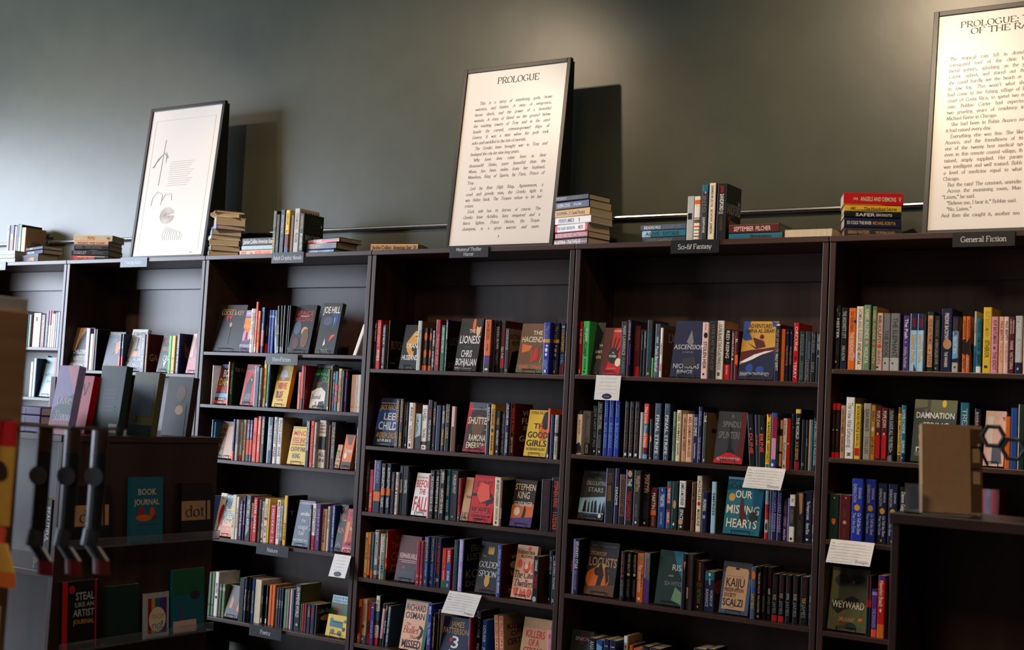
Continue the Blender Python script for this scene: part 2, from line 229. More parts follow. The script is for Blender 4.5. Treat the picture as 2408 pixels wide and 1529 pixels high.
# measured layout in metres: type, x, setback, width, height, depth, lean, colour, spine/cover design (pale strips down many spines' left edges are painted window highlights), front cover
SHELVES={'A': [1.6815, 1.3815], 'B': [1.555, 1.225], 'C': [1.6803, 1.3984, 1.1108, 0.7024, 0.2895, -0.0705], 'D': [1.6165, 1.2407, 0.9217, 0.605, 0.29, -0.04], 'E': [1.62, 1.2708, 0.9866, 0.6653, 0.3553], 'F': [1.6745, 1.3288, 1.0122, 0.6607, 0.3207]}
ROWS=[
('C1',1.6803,[
('F', 1.2124, 0.035, 0.2015, 0.2575, 0.028, 11, 'blk', 'wht .@99-99;r gld 12 10 60 11;tanS LOCKE & KEY@12-22~10-92;p red 30 24 34 38 40 25 48 33 52 24;e tan 52 43 5 5;r dbr 50 48 54 85', ''),
('F', 1.4149, 0.035, 0.0756, 0.2279, 0.028, 11, 'pur', 'r lav 0 0 100 16;cre RAINBOW RO@4-11;p org 0 18 100 18 100 42 50 56 0 42;yel PUMPKIN@18-30;yel HEADS@31-44;e pnk 25 62 14 14;e pch 72 60 14 13;gld FALL@70-76~40-70;wht FAITH ERIN HICKS@82-90', ''),
('S', 1.5091, 0.016, 0.0177, 0.2321, 0.15, 0.0, 'wht', 'dgr BURN THE HOUSE@8-30;red DOWN@35-60;nvy KLAUS@70-80', ''),
('S', 1.5274, 0.016, 0.0124, 0.2321, 0.15, 0.0, 'lgr', 'nvy A MAN OF MEANS@10-60', ''),
('S', 1.5413, 0.016, 0.0144, 0.2686, 0.15, 0.0, 'crl', 'wht SIMON@28-60;r wht 15 88 85 98;e wht 50 85 30 2', 'mrn'),
('S', 1.5589, 0.016, 0.0176, 0.2203, 0.15, 0.0, 'org', 'blk THE NAVE OF ROME STORIES@15-75', 'mrn'),
('S', 1.577, 0.024, 0.0204, 0.2399, 0.15, 0.0, 'blu', 'r pnk 0 50 100 85;wht NIMONA AND ME@35-75', 'nvy'),
('S', 1.598, 0.038, 0.0147, 0.2271, 0.15, 0.0, 'blk', 'gry THE CROSSING@35-60;r red 0 78 100 100', ''),
('S', 1.6131, 0.042, 0.0179, 0.2275, 0.15, 0.0, 'ryl', 'r sky 0 12 100 17;lav HEARTSTOP@40-60', ''),
('S', 1.6315, 0.042, 0.0201, 0.2275, 0.15, 0.0, 'ryl', 'r sky 0 12 100 17;lav HEARTSTOP@40-60', ''),
('S', 1.6521, 0.046, 0.0178, 0.2267, 0.15, -5.0, 'lbl', 'nvy BARBALIEN@35-62;e dgr 50 12 20 3', 'sag'),
('S', 1.6714, 0.046, 0.0141, 0.2508, 0.15, -3.0, 'blk', 'wht KAMOME@40-60;wht JUNJI@86-97', ''),
('S', 1.695, 0.046, 0.0094, 0.2522, 0.15, -2.0, 'dgr', 'lgr UZUMAKI@38-60;r lgr 10 86 90 97', ''),
('S', 1.7106, 0.046, 0.0125, 0.2522, 0.15, 0.0, 'blk', 'gry VENUS@40-60;wht VIZ@86-97', ''),
('S', 1.7371, 0.046, 0.0093, 0.2512, 0.15, 0.0, 'blk', 'gry SMASHED@40-60;gry VIZ@88-97', ''),
('S', 1.7511, 0.046, 0.0078, 0.2524, 0.15, 0.0, 'blk', 'wht ITO@80-98', ''),
('F', 1.7661, 0.035, 0.1408, 0.2569, 0.028, 11, 'blk', 'red SPACE@12-22;r wht 30 23 70 24;red KILLING@25-34;e slt 25 48 18 14;e tan 62 55 16 9;e brn 68 70 18 20;e mrn 30 80 15 12', ''),
('F', 1.9491, 0.035, 0.1278, 0.266, 0.028, 11, 'dgr', 'wht JOE HILL@6-20;p blu 60 22 90 22 85 50 70 35;e slt 40 36 25 9;p sky 70 30 76 28 72 52;p crl 92 62 60 78 68 64;p wht 40 70 34 86 46 82;wht Basketful@91-96~30-65', ''),
('L', 2.228, 0.016, 0.0385, 0.161, 0.135, 24.0, 'wht', '', '')]),
('C2',1.3984,[
('S', 1.2505, 0.016, 0.006, 0.2087, 0.135, 0.0, 'wht', '', ''),
('F', 1.2563, 0.035, 0.0904, 0.2161, 0.028, 11, 'mrn', 'r blu 25 0 90 9;wht BOY@12-32~30-92;yel DAHL@34-54~10-100;crl DIFFERENT@56-70~2-98;r sky 2 74 98 84;wht ROALD@87-91~30-80;r crl 0 92 100 99', ''),
('S', 1.3675, 0.016, 0.0077, 0.2304, 0.15, 0.0, 'wht', 'lav STIFF@20-60', 'crm'),
('S', 1.3757, 0.028, 0.0151, 0.2246, 0.15, 0.0, 'grn', 'wht TEN TREASURES@10-80', 'dgn;p tan 40 98 60 70 70 72 90 98;tan THE WORLD@10-20'),
('F', 1.4482, 0.035, 0.0955, 0.2201, 0.028, 11, 'red', 'whtH WILL MY CAT@4-11;whtH EAT MY EYEBALLS@12-20;p blk 12 98 22 48 52 24 66 40 62 55 74 98;p wht 48 36 54 35 60 42;whtH CAITLIN@72-78~30-70;whtH DOUGHTY@79-86~25-70', ''),
('S', 1.5653, 0.016, 0.0314, 0.2141, 0.135, 0.0, 'nvy', 'wht PACHI@4-14;r wht 0 0 12 100', ''),
('S', 1.5981, 0.016, 0.0178, 0.204, 0.135, 0.0, 'gry', 'dgr THE GREEN@20-70;r dgr 0 82 100 100', ''),
('S', 1.6167, 0.026, 0.0193, 0.2443, 0.15, 0.0, 'yel', 'brn THE FOX@30-38;red CHAPLIN@42-54;dgr DAVID ROBIN@60-80;r lgr 15 88 85 98', 'sag'),
('S', 1.6366, 0.03, 0.0192, 0.2308, 0.15, 0.0, 'tea', 'wht ONCE UPON@2-20;pur DECADE@28-40;sag STUDIO@48-70;e wht 40 94 25 3', 'dgn'),
('F', 1.6761, 0.035, 0.1007, 0.2353, 0.028, 11, 'yel', 'blk MENTAL FLOSS@2-8~25-98;e wht 48 28 26 12;p wht 30 22 48 14 66 22;crl THE CURIOUS@33-41~20-85;crl MOVIE@44-60~18-80;blk O@44-60~31-43;blk BUFF@63-80~18-60;crl FF@63-80~38-60;dgr FROM PAST YEARS@83-86~30-70', ''),
('S', 1.8693, 0.016, 0.0199, 0.1881, 0.135, 0.0, 'org', 'dbr DAVID K JOHNSON@12-60', ''),
('S', 1.8897, 0.016, 0.0164, 0.2239, 0.15, 0.0, 'red', 'r pnk 5 2 30 60;r blk 0 75 100 100', ''),
('S', 1.909, 0.016, 0.0071, 0.2211, 0.15, 0.0, 'mrn', '', 'crm;wht A@22-32~55-95'),
('F', 1.9328, 0.035, 0.1187, 0.234, 0.028, 11, 'dgn', 'wht TRUE STORY OF A BASEBALL MAN@3-8;lgn SINGLED@11-25;lgn OUT@27-41~45-98;p wht 2 98 0 62 30 53 50 52 78 62 82 86 60 98;e brn 36 43 17 11;p nvy 12 40 14 27 40 26 46 40;p nvy 50 84 78 82 74 98 46 98;nvyI Baseball@68-78~4-54;red 3@84-93~26-40;tan PITCHED@93-97~10-60', ''),
('S', 2.0681, 0.016, 0.0124, 0.2072, 0.135, 0.0, 'brn', 'gld OF GAMES@20-40;r wht 25 90 75 97', ''),
('S', 2.0811, 0.02, 0.011, 0.2255, 0.15, 0.0, 'olv', '', 'olv'),
('S', 2.0928, 0.024, 0.0151, 0.1977, 0.135, 0.0, 'blu', 'wht BLUES@5-20;gld SEABLUE@25-55;r red 0 78 100 86', ''),
('S', 2.1084, 0.024, 0.0186, 0.1992, 0.135, 0.0, 'tea', 'p red 0 30 100 35 100 50 0 45;e org 50 56 40 4;p red 0 64 100 60 100 75 0 78', ''),
('S', 2.1275, 0.026, 0.0209, 0.2134, 0.135, 0.0, 'tan', 'brn GASTRO OBSCURA@22-80;r lgr 0 0 100 5', ''),
('S', 2.1489, 0.028, 0.0127, 0.2057, 0.135, 0.0, 'dgr', 'tea HOROZE@28-70;r tea 0 4 100 15', ''),
('S', 2.1621, 0.036, 0.0144, 0.2055, 0.135, 0.0, 'pur', 'lav NAPLES AND NOWHERE@18-75;r red 0 5 100 14', 'nvy'),
('S', 2.1978, 0.046, 0.0081, 0.1861, 0.135, 0.0, 'tan', 'r red 0 85 100 87', ''),
('S', 2.2064, 0.046, 0.0081, 0.1863, 0.135, 0.0, 'tan', 'r red 0 85 100 87', ''),
('S', 2.215, 0.046, 0.0084, 0.1866, 0.135, 0.0, 'tan', 'r lgr 0 90 100 100', ''),
('S', 2.2239, 0.046, 0.0089, 0.1868, 0.135, 0.0, 'pch', '', ''),
('S', 2.2333, 0.046, 0.0081, 0.1871, 0.135, 0.0, 'lgr', 'r red 0 85 100 87', ''),
('S', 2.2418, 0.046, 0.0075, 0.1873, 0.135, 0.0, 'wht', '', ''),
('S', 2.2499, 0.046, 0.007, 0.1876, 0.135, 0.0, 'lgr', 'r red 0 85 100 87', ''),
('S', 2.2574, 0.046, 0.0062, 0.1878, 0.135, 0.0, 'wht', '', '')]),
('C3',1.1108,[
('S', 1.2715, 0.016, 0.011, 0.2059, 0.135, 0.0, 'blu', 'wht WILL THE WILD@5-70', ''),
('S', 1.283, 0.022, 0.0136, 0.1932, 0.135, 0.0, 'tea', 'wht PHILA@20-80', ''),
('F', 1.2976, 0.035, 0.0448, 0.1971, 0.028, 11, 'brn', 'blk JON@18-27;blk MEDIEVAL@32-42;blk WAR@70-78', ''),
('F', 1.3439, 0.035, 0.0664, 0.1976, 0.028, 11, 'tan', 'r brn 0 0 100 12', ''),
('S', 1.4294, 0.016, 0.0153, 0.2155, 0.15, 0.0, 'blu', 'red A@3-10;org THE SOUND OF@12-50;blk AMERICA@55-75;r crl 0 78 100 100', ''),
('S', 1.4452, 0.022, 0.0209, 0.2142, 0.135, 0.0, 'lgr', 'dgrI Studs Terkel@10-55;wht ALBERT@62-82;r dgr 55 0 100 60', ''),
('S', 1.4667, 0.032, 0.0167, 0.2012, 0.135, 0.0, 'lgr', 'gry LAUGH@20-50;r red 0 86 100 100', ''),
('S', 1.484, 0.04, 0.0143, 0.2153, 0.15, 0.0, 'cre', 'blk TASTING MY QUEEN@10-42;e red 50 46 30 3;blk GONE BY@52-75', ''),
('S', 1.5014, 0.046, 0.0227, 0.2163, 0.15, 0.0, 'pur', 'wht JOHN GREEN@10-45;r crl 0 48 100 84;r slt 0 84 100 100', ''),
('S', 1.5256, 0.046, 0.0181, 0.2152, 0.15, 0.0, 'pur', 'wht JOHN GREEN@10-45;r crl 0 48 100 84;r slt 0 84 100 100', ''),
('S', 1.5481, 0.046, 0.027, 0.2294, 0.15, 0.0, 'crl', 'red AMERICAN@30-60;wht O@92-96', ''),
('S', 1.5796, 0.046, 0.0224, 0.2385, 0.15, 0.0, 'crl', 'wht STRANGER@5-40;lgr THE@45-52;wht SONNET@55-80', ''),
('S', 1.6094, 0.046, 0.0193, 0.2388, 0.15, 0.0, 'dgn', 'wht BEHIND OUR MOVIE@5-60;r lgr 0 0 12 100', ''),
('S', 1.6539, 0.046, 0.0339, 0.2376, 0.15, 0.0, 'nvy', 'wht MAGGIE HABERMAN@18-72;r lbl 0 0 28 100;wht CONFIDENCE@22-65~10-35', ''),
('S', 1.6936, 0.046, 0.0205, 0.2405, 0.15, 0.0, 'wht', 'blk PRINCE HARRY@6-58;blk SPARE@64-86', ''),
('S', 1.7229, 0.046, 0.0291, 0.2375, 0.15, 0.0, 'wht', 'blk PRINCE HARRY@5-58;blk SPARE@63-84', 'tan;e brn 70 40 28 30'),
('F', 1.8068, 0.035, 0.1281, 0.1963, 0.028, 11, 'yel', 'red MINOR@10-24;red FEELINGS@28-44;blk AN ASIAN AMERICAN@46-50;blk CATHY PARK@53-66;tea HONG@70-84~20-62', ''),
('S', 1.9465, 0.016, 0.0224, 0.2324, 0.15, 0.0, 'blk', 'wht HOW MAGICIANS THINK@3-65;r lgr 0 0 14 100', ''),
('S', 1.9695, 0.02, 0.0223, 0.2314, 0.15, 0.0, 'crl', 'red MEN WE REAPED@8-90', ''),
('S', 1.9923, 0.022, 0.0158, 0.2262, 0.15, 0.0, 'lgr', 'gry JEW@50-56;blk O@93-97', ''),
('S', 2.0087, 0.042, 0.0442, 0.238, 0.15, 0.0, 'wht', 'r dgr 0 34 100 62;crmX BILLIE@9-13;mrnX JEAN@16-20;mrnX KING@23-27;blkX ALL@67-76;blkX IN@80-88', ''),
('S', 2.0673, 0.046, 0.0138, 0.2146, 0.135, 0.0, 'mrn', 'brn THE SEABREEZE@10-60', ''),
('S', 2.0852, 0.046, 0.0288, 0.2323, 0.15, 0.0, 'blk', 'gld TUNE IN@10-46;lgr THE BEATLES@48-78', 'dgr'),
('F', 2.1262, 0.035, 0.0299, 0.1189, 0.028, 11, 'tan', 'dbr TU@22-58~20-90;r dbr 20 68 80 72', ''),
('F', 2.1656, 0.035, 0.0606, 0.1722, 0.028, 11, 'org', 'wht Scrappy@40-52~20-98;e cre 30 62 16 9;r dbr 0 80 100 98;p brn 10 0 90 0 70 30 40 30', ''),
('S', 2.2742, 0.016, 0.0133, 0.2172, 0.15, 0.0, 'nvy', 'wht Katy Mazda Love Working Day@6-95', '')]),
('C4',0.7024,[
('S', 1.3002, 0.016, 0.016, 0.2115, 0.135, 0.0, 'blu', 'wht WANDERER@20-80', ''),
('F', 1.3172, 0.035, 0.0422, 0.2245, 0.028, 11, 'cre', 'blk SUN@6-14~30-98;e red 75 52 42 26;p gry 40 80 70 70 60 92 38 92;p blk 28 90 78 94 76 99 30 97', ''),
('F', 1.3611, 0.035, 0.0835, 0.2191, 0.028, 11, 'tea', 'wht BURNT@2-7;p org 0 62 100 62 100 100 0 100;wht BAD@19-33~12-88;r yel 20 34 88 38;wht VIBES@39-53~6-92;r yel 20 54 88 58;wht ONLY@58-70~10-92;r yel 8 71 90 75;wht NORA MCINERNY@80-84;e blk 34 25 17 9', ''),
('S', 1.4638, 0.016, 0.0259, 0.2302, 0.15, 0.0, 'cre', 'blkH caring@44-75', ''),
('S', 1.4929, 0.016, 0.0161, 0.2221, 0.15, 0.0, 'wht', 'dgr THE FOUND@10-90', ''),
('S', 1.5095, 0.022, 0.0224, 0.2024, 0.135, 0.0, 'pur', 'wht THE BITTER SEASON@8-90', ''),
('S', 1.5328, 0.026, 0.0144, 0.2284, 0.15, 0.0, 'nvy', 'wht ACCEPTANCE@12-72', ''),
('S', 1.5477, 0.03, 0.0338, 0.234, 0.15, 0.0, 'slt', 'wht MATT BELL APPLESEED@10-90;p blk 0 100 100 70 100 100', 'gry'),
('S', 1.5821, 0.034, 0.0178, 0.1951, 0.135, 0.0, 'org', 'r dgr 0 38 100 48;r red 0 48 100 100;brn THE END@5-30', ''),
('S', 1.6004, 0.032, 0.0268, 0.2256, 0.15, 0.0, 'red', 'wht LUTIE SWEET@5-80', ''),
('S', 1.6277, 0.04, 0.017, 0.2183, 0.15, 0.0, 'gry', 'dgr THE WINTER@20-80', ''),
('S', 1.6467, 0.046, 0.0142, 0.2082, 0.135, 0.0, 'wht', 'dgr HELP@2-15;blu STANLEY@20-56;red IS@60-70;r dgr 10 90 90 96', ''),
('S', 1.664, 0.046, 0.0251, 0.2257, 0.15, 0.0, 'cre', 'brn THE WHITE@12-40;e crm 50 46 40 4;blk SOJA@62-78;e crm 50 87 20 2', ''),
('S', 1.6906, 0.046, 0.0116, 0.2255, 0.15, 0.0, 'yel', '', ''),
('S', 1.7094, 0.046, 0.0358, 0.1962, 0.135, 0.0, 'red', 'whtV SEDARIS@10-75;r wht 10 3 90 4;r wht 10 84 90 85;wht TAL@88-97', ''),
('S', 1.7513, 0.046, 0.0247, 0.2247, 0.15, 0.0, 'wht', 'red PHIL@18-36;nvy ALAN SHIPNUCK@38-88;p blk 30 4 70 4 60 16 40 16', ''),
('S', 1.7791, 0.046, 0.0154, 0.1963, 0.135, 0.0, 'lgr', 'mrn TRUE@80-90;gry THE PART OF LIGHT@5-70;r mrn 0 90 100 100', ''),
('S', 1.7991, 0.046, 0.0215, 0.2512, 0.15, 0.0, 'yel', 'wht ALL THE@20-50;brn STORIES@55-90', 'blk;tan T@30-40~10-40'),
('F', 1.8748, 0.035, 0.1067, 0.2328, 0.028, 11, 'slt', 'wht A TRUE STORY OF LOVE@4-9;wht under@24-33~20-86;whtR the@40-47~36-62;whtR naga@52-62~22-80;whtR tail@65-75~30-66;wht MAC BUNSENG TANG@84-89;lgr WITH JOSH@91-94~20-70;e pur 90 46 14 6', ''),
('S', 1.9992, 0.016, 0.0157, 0.221, 0.15, 0.0, 'slt', 'wht UNDER THE NAGA TAIL@10-60', ''),
('S', 2.0157, 0.02, 0.0236, 0.2289, 0.15, 0.0, 'wht', 'blk STANLEY TUCCI@10-62;r red 0 69 100 100;dgr TASTE@75-95', ''),
('S', 2.0398, 0.024, 0.0268, 0.2285, 0.15, 0.0, 'pur', 'lav GREAT RIDE@10-80;r lav 0 0 10 100', ''),
('S', 2.0675, 0.038, 0.0278, 0.2049, 0.135, 0.0, 'pch', 'dgr THE MEANING OF FUTURE@4-60;blk BLOOM@62-80', ''),
('S', 2.0958, 0.042, 0.015, 0.2203, 0.15, 0.0, 'wht', 'gry HATRED@6-30;gry ROMAN@34-50', ''),
('S', 2.1233, 0.046, 0.0189, 0.2292, 0.15, 0.0, 'blu', 'wht EVERYTHING IS PERFECT@4-70;wht VOTE@74-90', ''),
('F', 2.1561, 0.035, 0.0446, 0.2317, 0.028, 11, 'blk', 'tan IT@6-12;tan WILL@18-34;tan RUN@48-60;gry A@80-90', ''),
('F', 2.2017, 0.035, 0.0844, 0.2152, 0.028, 11, 'red', 'blk CRYING@6-16~20-98;wht IN THE@24-32~45-95;p gld 10 30 35 30 30 78 14 78;p gld 36 40 98 52 98 56 36 48;blk H MART@74-84~20-98;wht MICHELLE Z@88-96', '')]),
('C5',0.2895,[
('S', 1.3038, 0.016, 0.0183, 0.2218, 0.15, 0.0, 'sag', 'dgr 5@70-80', ''),
('S', 1.3228, 0.02, 0.0199, 0.2225, 0.15, 0.0, 'sag', 'dgr 5@70-80', ''),
('S', 1.3435, 0.024, 0.0198, 0.2233, 0.15, 0.0, 'sag', 'dgr 5@70-80', ''),
('S', 1.3638, 0.026, 0.027, 0.2299, 0.15, 0.0, 'wht', 'blk BROTEN@25-48;e blk 50 57 30 3', ''),
('S', 1.3913, 0.032, 0.0179, 0.17, 0.135, 0.0, 'sag', 'r lgr 0 10 100 20;e gld 50 88 25 3', ''),
('S', 1.4099, 0.036, 0.0212, 0.1706, 0.135, 0.0, 'sag', 'r lgr 0 10 100 20;e gld 50 88 25 3', ''),
('F', 1.4354, 0.035, 0.0953, 0.166, 0.028, 11, 'dbr', 'p org 35 30 50 45 45 70 25 72;p org 90 50 100 48 100 80 80 74;lgr NIGHT@89-92~40-98', ''),
('S', 1.552, 0.016, 0.036, 0.2219, 0.15, 0.0, 'blk', 'dgr BEST FOLLOW WRITERS@10-80', ''),
('S', 1.5895, 0.016, 0.0143, 0.2307, 0.15, 0.0, 'nvy', 'wht The Nature of Oaks@28-75', ''),
('S', 1.6043, 0.026, 0.0134, 0.2258, 0.15, 0.0, 'blk', 'wht The Nature of Oaks@28-75', ''),
('S', 1.6181, 0.036, 0.0212, 0.2231, 0.15, 0.0, 'blu', 'wht MOONFLOWER@28-80', ''),
('S', 1.6402, 0.04, 0.0439, 0.2209, 0.15, 0.0, 'cre', '', ''),
('S', 1.6846, 0.044, 0.0113, 0.1959, 0.135, 0.0, 'blk', 'lgr ENDLESS@28-48;r wht 20 85 80 97', ''),
('S', 1.7142, 0.046, 0.0124, 0.1982, 0.135, 0.0, 'blk', 'lgr ENDLESS@28-48;r wht 20 85 80 97', ''),
('S', 1.7344, 0.046, 0.0201, 0.204, 0.135, 0.0, 'org', '', ''),
('S', 1.7561, 0.046, 0.0201, 0.2058, 0.135, 0.0, 'org', '', ''),
('S', 1.7854, 0.046, 0.0169, 0.1953, 0.135, 0.0, 'dgr', 'lgr SPELL@30-55', ''),
('S', 1.8032, 0.046, 0.0144, 0.1973, 0.135, 0.0, 'nvy', 'lgr SPELL@30-55', ''),
('S', 1.8191, 0.046, 0.0137, 0.197, 0.135, 0.0, 'nvy', 'lgr SPELL@30-55', ''),
('S', 1.8419, 0.046, 0.0206, 0.1942, 0.135, 0.0, 'sag', '', ''),
('S', 1.8639, 0.046, 0.0078, 0.1961, 0.135, 0.0, 'lgr', '', ''),
('S', 1.8749, 0.046, 0.0073, 0.1914, 0.135, 0.0, 'crm', '', ''),
('S', 1.8831, 0.046, 0.0228, 0.1984, 0.135, 0.0, 'slt', 'r wht 0 0 30 100', ''),
('S', 1.9127, 0.046, 0.0385, 0.2277, 0.15, 0.0, 'blk', 'wht AN IMMENSE WORLD@6-72;e lgr 50 88 20 3', 'olv;tanR IMMENSE@45-62~8-96'),
('S', 1.9534, 0.046, 0.0104, 0.1355, 0.135, 0.0, 'grn', '', ''),
('S', 1.9646, 0.046, 0.0135, 0.1369, 0.135, 0.0, 'red', '', ''),
('S', 1.979, 0.046, 0.017, 0.1387, 0.135, 0.0, 'mrn', '', ''),
('S', 1.9983, 0.046, 0.0223, 0.1377, 0.135, 0.0, 'nvy', 'gld CARE@10-45', ''),
('S', 2.0229, 0.046, 0.0245, 0.1391, 0.135, 0.0, 'nvy', 'red CARE@10-45', ''),
('S', 2.0517, 0.046, 0.0111, 0.141, 0.135, 0.0, 'dgr', '', 'blk;lgrR Lake Rocks@14-30;e tan 55 48 35 10'),
('F', 2.0904, 0.095, 0.1224, 0.1866, 0.02, 11, 'tan', 'r lbl 0 0 100 20;nvyR Insects & Bugs@3-9;nvyR of North America@11-17;r grn 0 20 100 60;p brn 10 25 60 22 70 45 20 55', ''),
('F', 2.1363, 0.03, 0.1338, 0.1043, 0.02, 11, 'yel', 'p tea 12 20 20 14 30 26 75 28 75 58 14 56;r dgn 22 30 70 36;e olv 85 25 8 8;e dgn 82 62 7 10;e olv 30 76 10 10;e olv 65 82 10 12', '')]),
('B1',1.555,[
('F', 0.031, 0.035, 0.16, 0.2486, 0.028, 11, 'dgr', 'p tan 0 0 60 0 30 30 20 52 0 55;e brn 80 34 26 24;p blu 55 22 100 10 100 20 60 30;e blk 78 48 22 10;wht CHILDREN@53-63;whtR VIRTUE@69-79~18-90;whtR VENGEANCE@86-96~4-100', ''),
('S', 0.198, 0.016, 0.0334, 0.2432, 0.15, 0.0, 'lav', 'wht SERPENT@10-80', 'lav'),
('S', 0.2322, 0.02, 0.0275, 0.2107, 0.135, 0.0, 'cre', '', ''),
('S', 0.2602, 0.022, 0.0136, 0.2387, 0.15, 0.0, 'blk', 'red SHADOW@10-90;r wht 0 0 20 100', ''),
('S', 0.2743, 0.026, 0.0111, 0.2391, 0.15, 0.0, 'blk', 'red SHADOW@10-90;r wht 0 0 20 100', 'blk'),
('F', 0.3321, 0.035, 0.1343, 0.2261, 0.028, 11, 'nvy', 'gld KATY J BRAVE@3-9;e slt 50 32 20 14;e org 70 42 16 16;e blk 40 44 18 16;gldR NIGHTSHADE@83-94~2-98', ''),
('S', 0.4866, 0.016, 0.0184, 0.2131, 0.135, 0.0, 'nvy', 'r red 0 60 100 96;wht AXIE@10-50', ''),
('S', 0.5056, 0.02, 0.0163, 0.2136, 0.135, 0.0, 'nvy', 'r red 0 60 100 96;wht AXIE@10-50', ''),
('F', 0.5229, 0.035, 0.1263, 0.2436, 0.028, 11, 'lgr', 'blk VICTORIA AVEYARD@6-15;r dgr 48 20 54 56;r dgr 38 48 64 51;e pch 45 60 20 7;p slt 0 66 100 66 100 100 0 100;whtR REALM@66-77~8-92;whtR BREAKER@79-90~3-97', ''),
('S', 0.6696, 0.016, 0.0366, 0.2124, 0.135, 0.0, 'slt', 'wht A TANGLED BLESSING@10-90', ''),
('S', 0.7101, 0.016, 0.0194, 0.2155, 0.15, 0.0, 'mrn', 'gld THE FINAL STRIFE@5-85', 'mrn;tan GA@50-70~10-50'),
('F', 0.7888, 0.035, 0.1066, 0.2239, 0.028, 11, 'dgn', 'crl HAVEN@14-26~20-90;tan BRIGHT@34-46~10-100;wht CAVES@56-72~30-100;p wht 40 76 60 70 50 90;lgr A NOVEL@94-97', ''),
('S', 0.8976, 0.016, 0.0226, 0.207, 0.135, 0.0, 'lgn', 'e dgr 50 60 20 2;e dgr 50 94 20 2', ''),
('S', 0.9216, 0.016, 0.0285, 0.2073, 0.135, 0.0, 'yel', 'e dgr 50 60 20 2;e dgr 50 94 20 2', ''),
('S', 0.951, 0.022, 0.0261, 0.2212, 0.15, 0.0, 'nvy', 'wht CHAIN OF THORNS@5-95', 'nvy;p brn 20 20 50 40 60 70 30 60'),
('F', 1.0225, 0.035, 0.0919, 0.2227, 0.028, 11, 'pnk', 'r wht 5 0 30 60;r lpk 50 0 70 50;e brn 55 25 12 8;wht ROYAL@62-74', '')]),
('A1',1.6815,[
('S', -0.4672, 0.016, 0.026, 0.2209, 0.15, 0.0, 'lgr', 'dgr I@60-80', ''),
('S', -0.4403, 0.02, 0.0226, 0.2213, 0.15, 0.0, 'lgr', 'dgr I@60-80', ''),
('S', -0.4172, 0.04, 0.0109, 0.1945, 0.135, 0.0, 'pch', '', ''),
('S', -0.4058, 0.042, 0.0148, 0.205, 0.135, 0.0, 'lbl', '', ''),
('S', -0.3905, 0.044, 0.0141, 0.199, 0.135, 0.0, 'lbl', 'blu A@20-60', ''),
('S', -0.3758, 0.046, 0.016, 0.1972, 0.135, 0.0, 'lbl', '', 'brn;e dgn 60 18 30 10'),
('S', -0.3342, 0.046, 0.068, 0.2067, 0.135, 0.0, 'wht', 'gry MOON@10-70', ''),
('S', -0.2599, 0.046, 0.0366, 0.1975, 0.135, 0.0, 'mrn', "gld THE CARTER'S END@30-85;e gld 50 20 20 4", ''),
('S', -0.2202, 0.046, 0.0282, 0.2219, 0.15, 0.0, 'nvy', 'sky SEA@30-60', ''),
('S', -0.1907, 0.046, 0.0206, 0.2231, 0.15, 0.0, 'wht', 'r crm 0 0 100 40', ''),
('S', -0.1669, 0.046, 0.0174, 0.2219, 0.15, 0.0, 'wht', 'r red 0 0 100 8;sky A@80-95', ''),
('S', -0.1482, 0.046, 0.0186, 0.203, 0.135, 0.0, 'cre', '', ''),
('S', -0.1284, 0.046, 0.0174, 0.2119, 0.135, 0.0, 'lav', 'blu A@10-90', ''),
('S', -0.1098, 0.046, 0.0198, 0.2139, 0.135, 0.0, 'lbl', '', ''),
('S', -0.0888, 0.046, 0.0148, 0.2328, 0.15, 0.0, 'blu', 'wht A@30-50', '')]),
('A2',1.3815,[
('S', -0.2892, 0.016, 0.0253, 0.2099, 0.135, 0.0, 'lpk', '', ''),
('S', -0.2607, 0.016, 0.024, 0.2315, 0.15, 0.0, 'lbl', '', 'nvy'),
('F', -0.2358, 0.035, 0.0176, 0.2515, 0.028, 11, 'nvy', 'e sag 45 35 20 20', ''),
('F', -0.2172, 0.035, 0.1198, 0.24, 0.028, 11, 'lbl', 'teaI whale@38-48;teaI done@56-64~30-75;p wht 40 70 62 70 51 95', ''),
('S', -0.07, 0.016, 0.0239, 0.2347, 0.15, 0.0, 'wht', 'r crm 0 0 100 50;red AB@55-85', ''),
('S', -0.0456, 0.022, 0.0156, 0.2336, 0.15, 0.0, 'wht', 'nvy SKYE@5-60', '')]),
('D1',1.6165,[
('S', 2.3505, 0.016, 0.0113, 0.2381, 0.15, 0.0, 'nvy', 'wht THE TURNOUT@6-44;tea MEGAN ABBOTT@48-90', ''),
('S', 2.3632, 0.016, 0.0279, 0.2394, 0.15, 0.0, 'red', 'pch STACEY ABRAMS@6-54;wht WHILE@60-84;cre RULES@62-82~50-95', 'red'),
('S', 2.3916, 0.024, 0.0223, 0.2168, 0.15, 0.0, 'slt', 'wht SONS OF VALOR@5-44;wht ANDREWS WILSON@52-86;r wht 30 93 60 97', 'brn'),
('S', 2.4143, 0.044, 0.006, 0.241, 0.15, 0.0, 'nvy', 'tan THE BUTCHER@30-85;r wht 70 0 100 100', 'blk;tan BUTCHER@40-58~12-95;tan A NOVEL@84-88~12-40'),
('F', 2.496, 0.035, 0.107, 0.2202, 0.028, 11, 'blk', 'p gld 30 60 20 42 40 28 62 14 98 12 98 20 60 26 98 30 98 40 52 46 58 60 70 60 70 72 55 74;cre THE@20-26~55-85;wht CRANE@42-53~22-98;wht HUSBAND@68-80~8-98;gry KELLY B@94-97~40-90', ''),
('S', 2.6148, 0.016, 0.024, 0.2374, 0.15, 0.0, 'lgr', 'grnH The Oaks@15-60', 'olv'),
('S', 2.6393, 0.028, 0.0282, 0.2038, 0.135, 0.0, 'dbr', 'e org 60 20 30 10;e org 60 60 30 10;gry LEHANE@68-84;r org 0 88 100 100', ''),
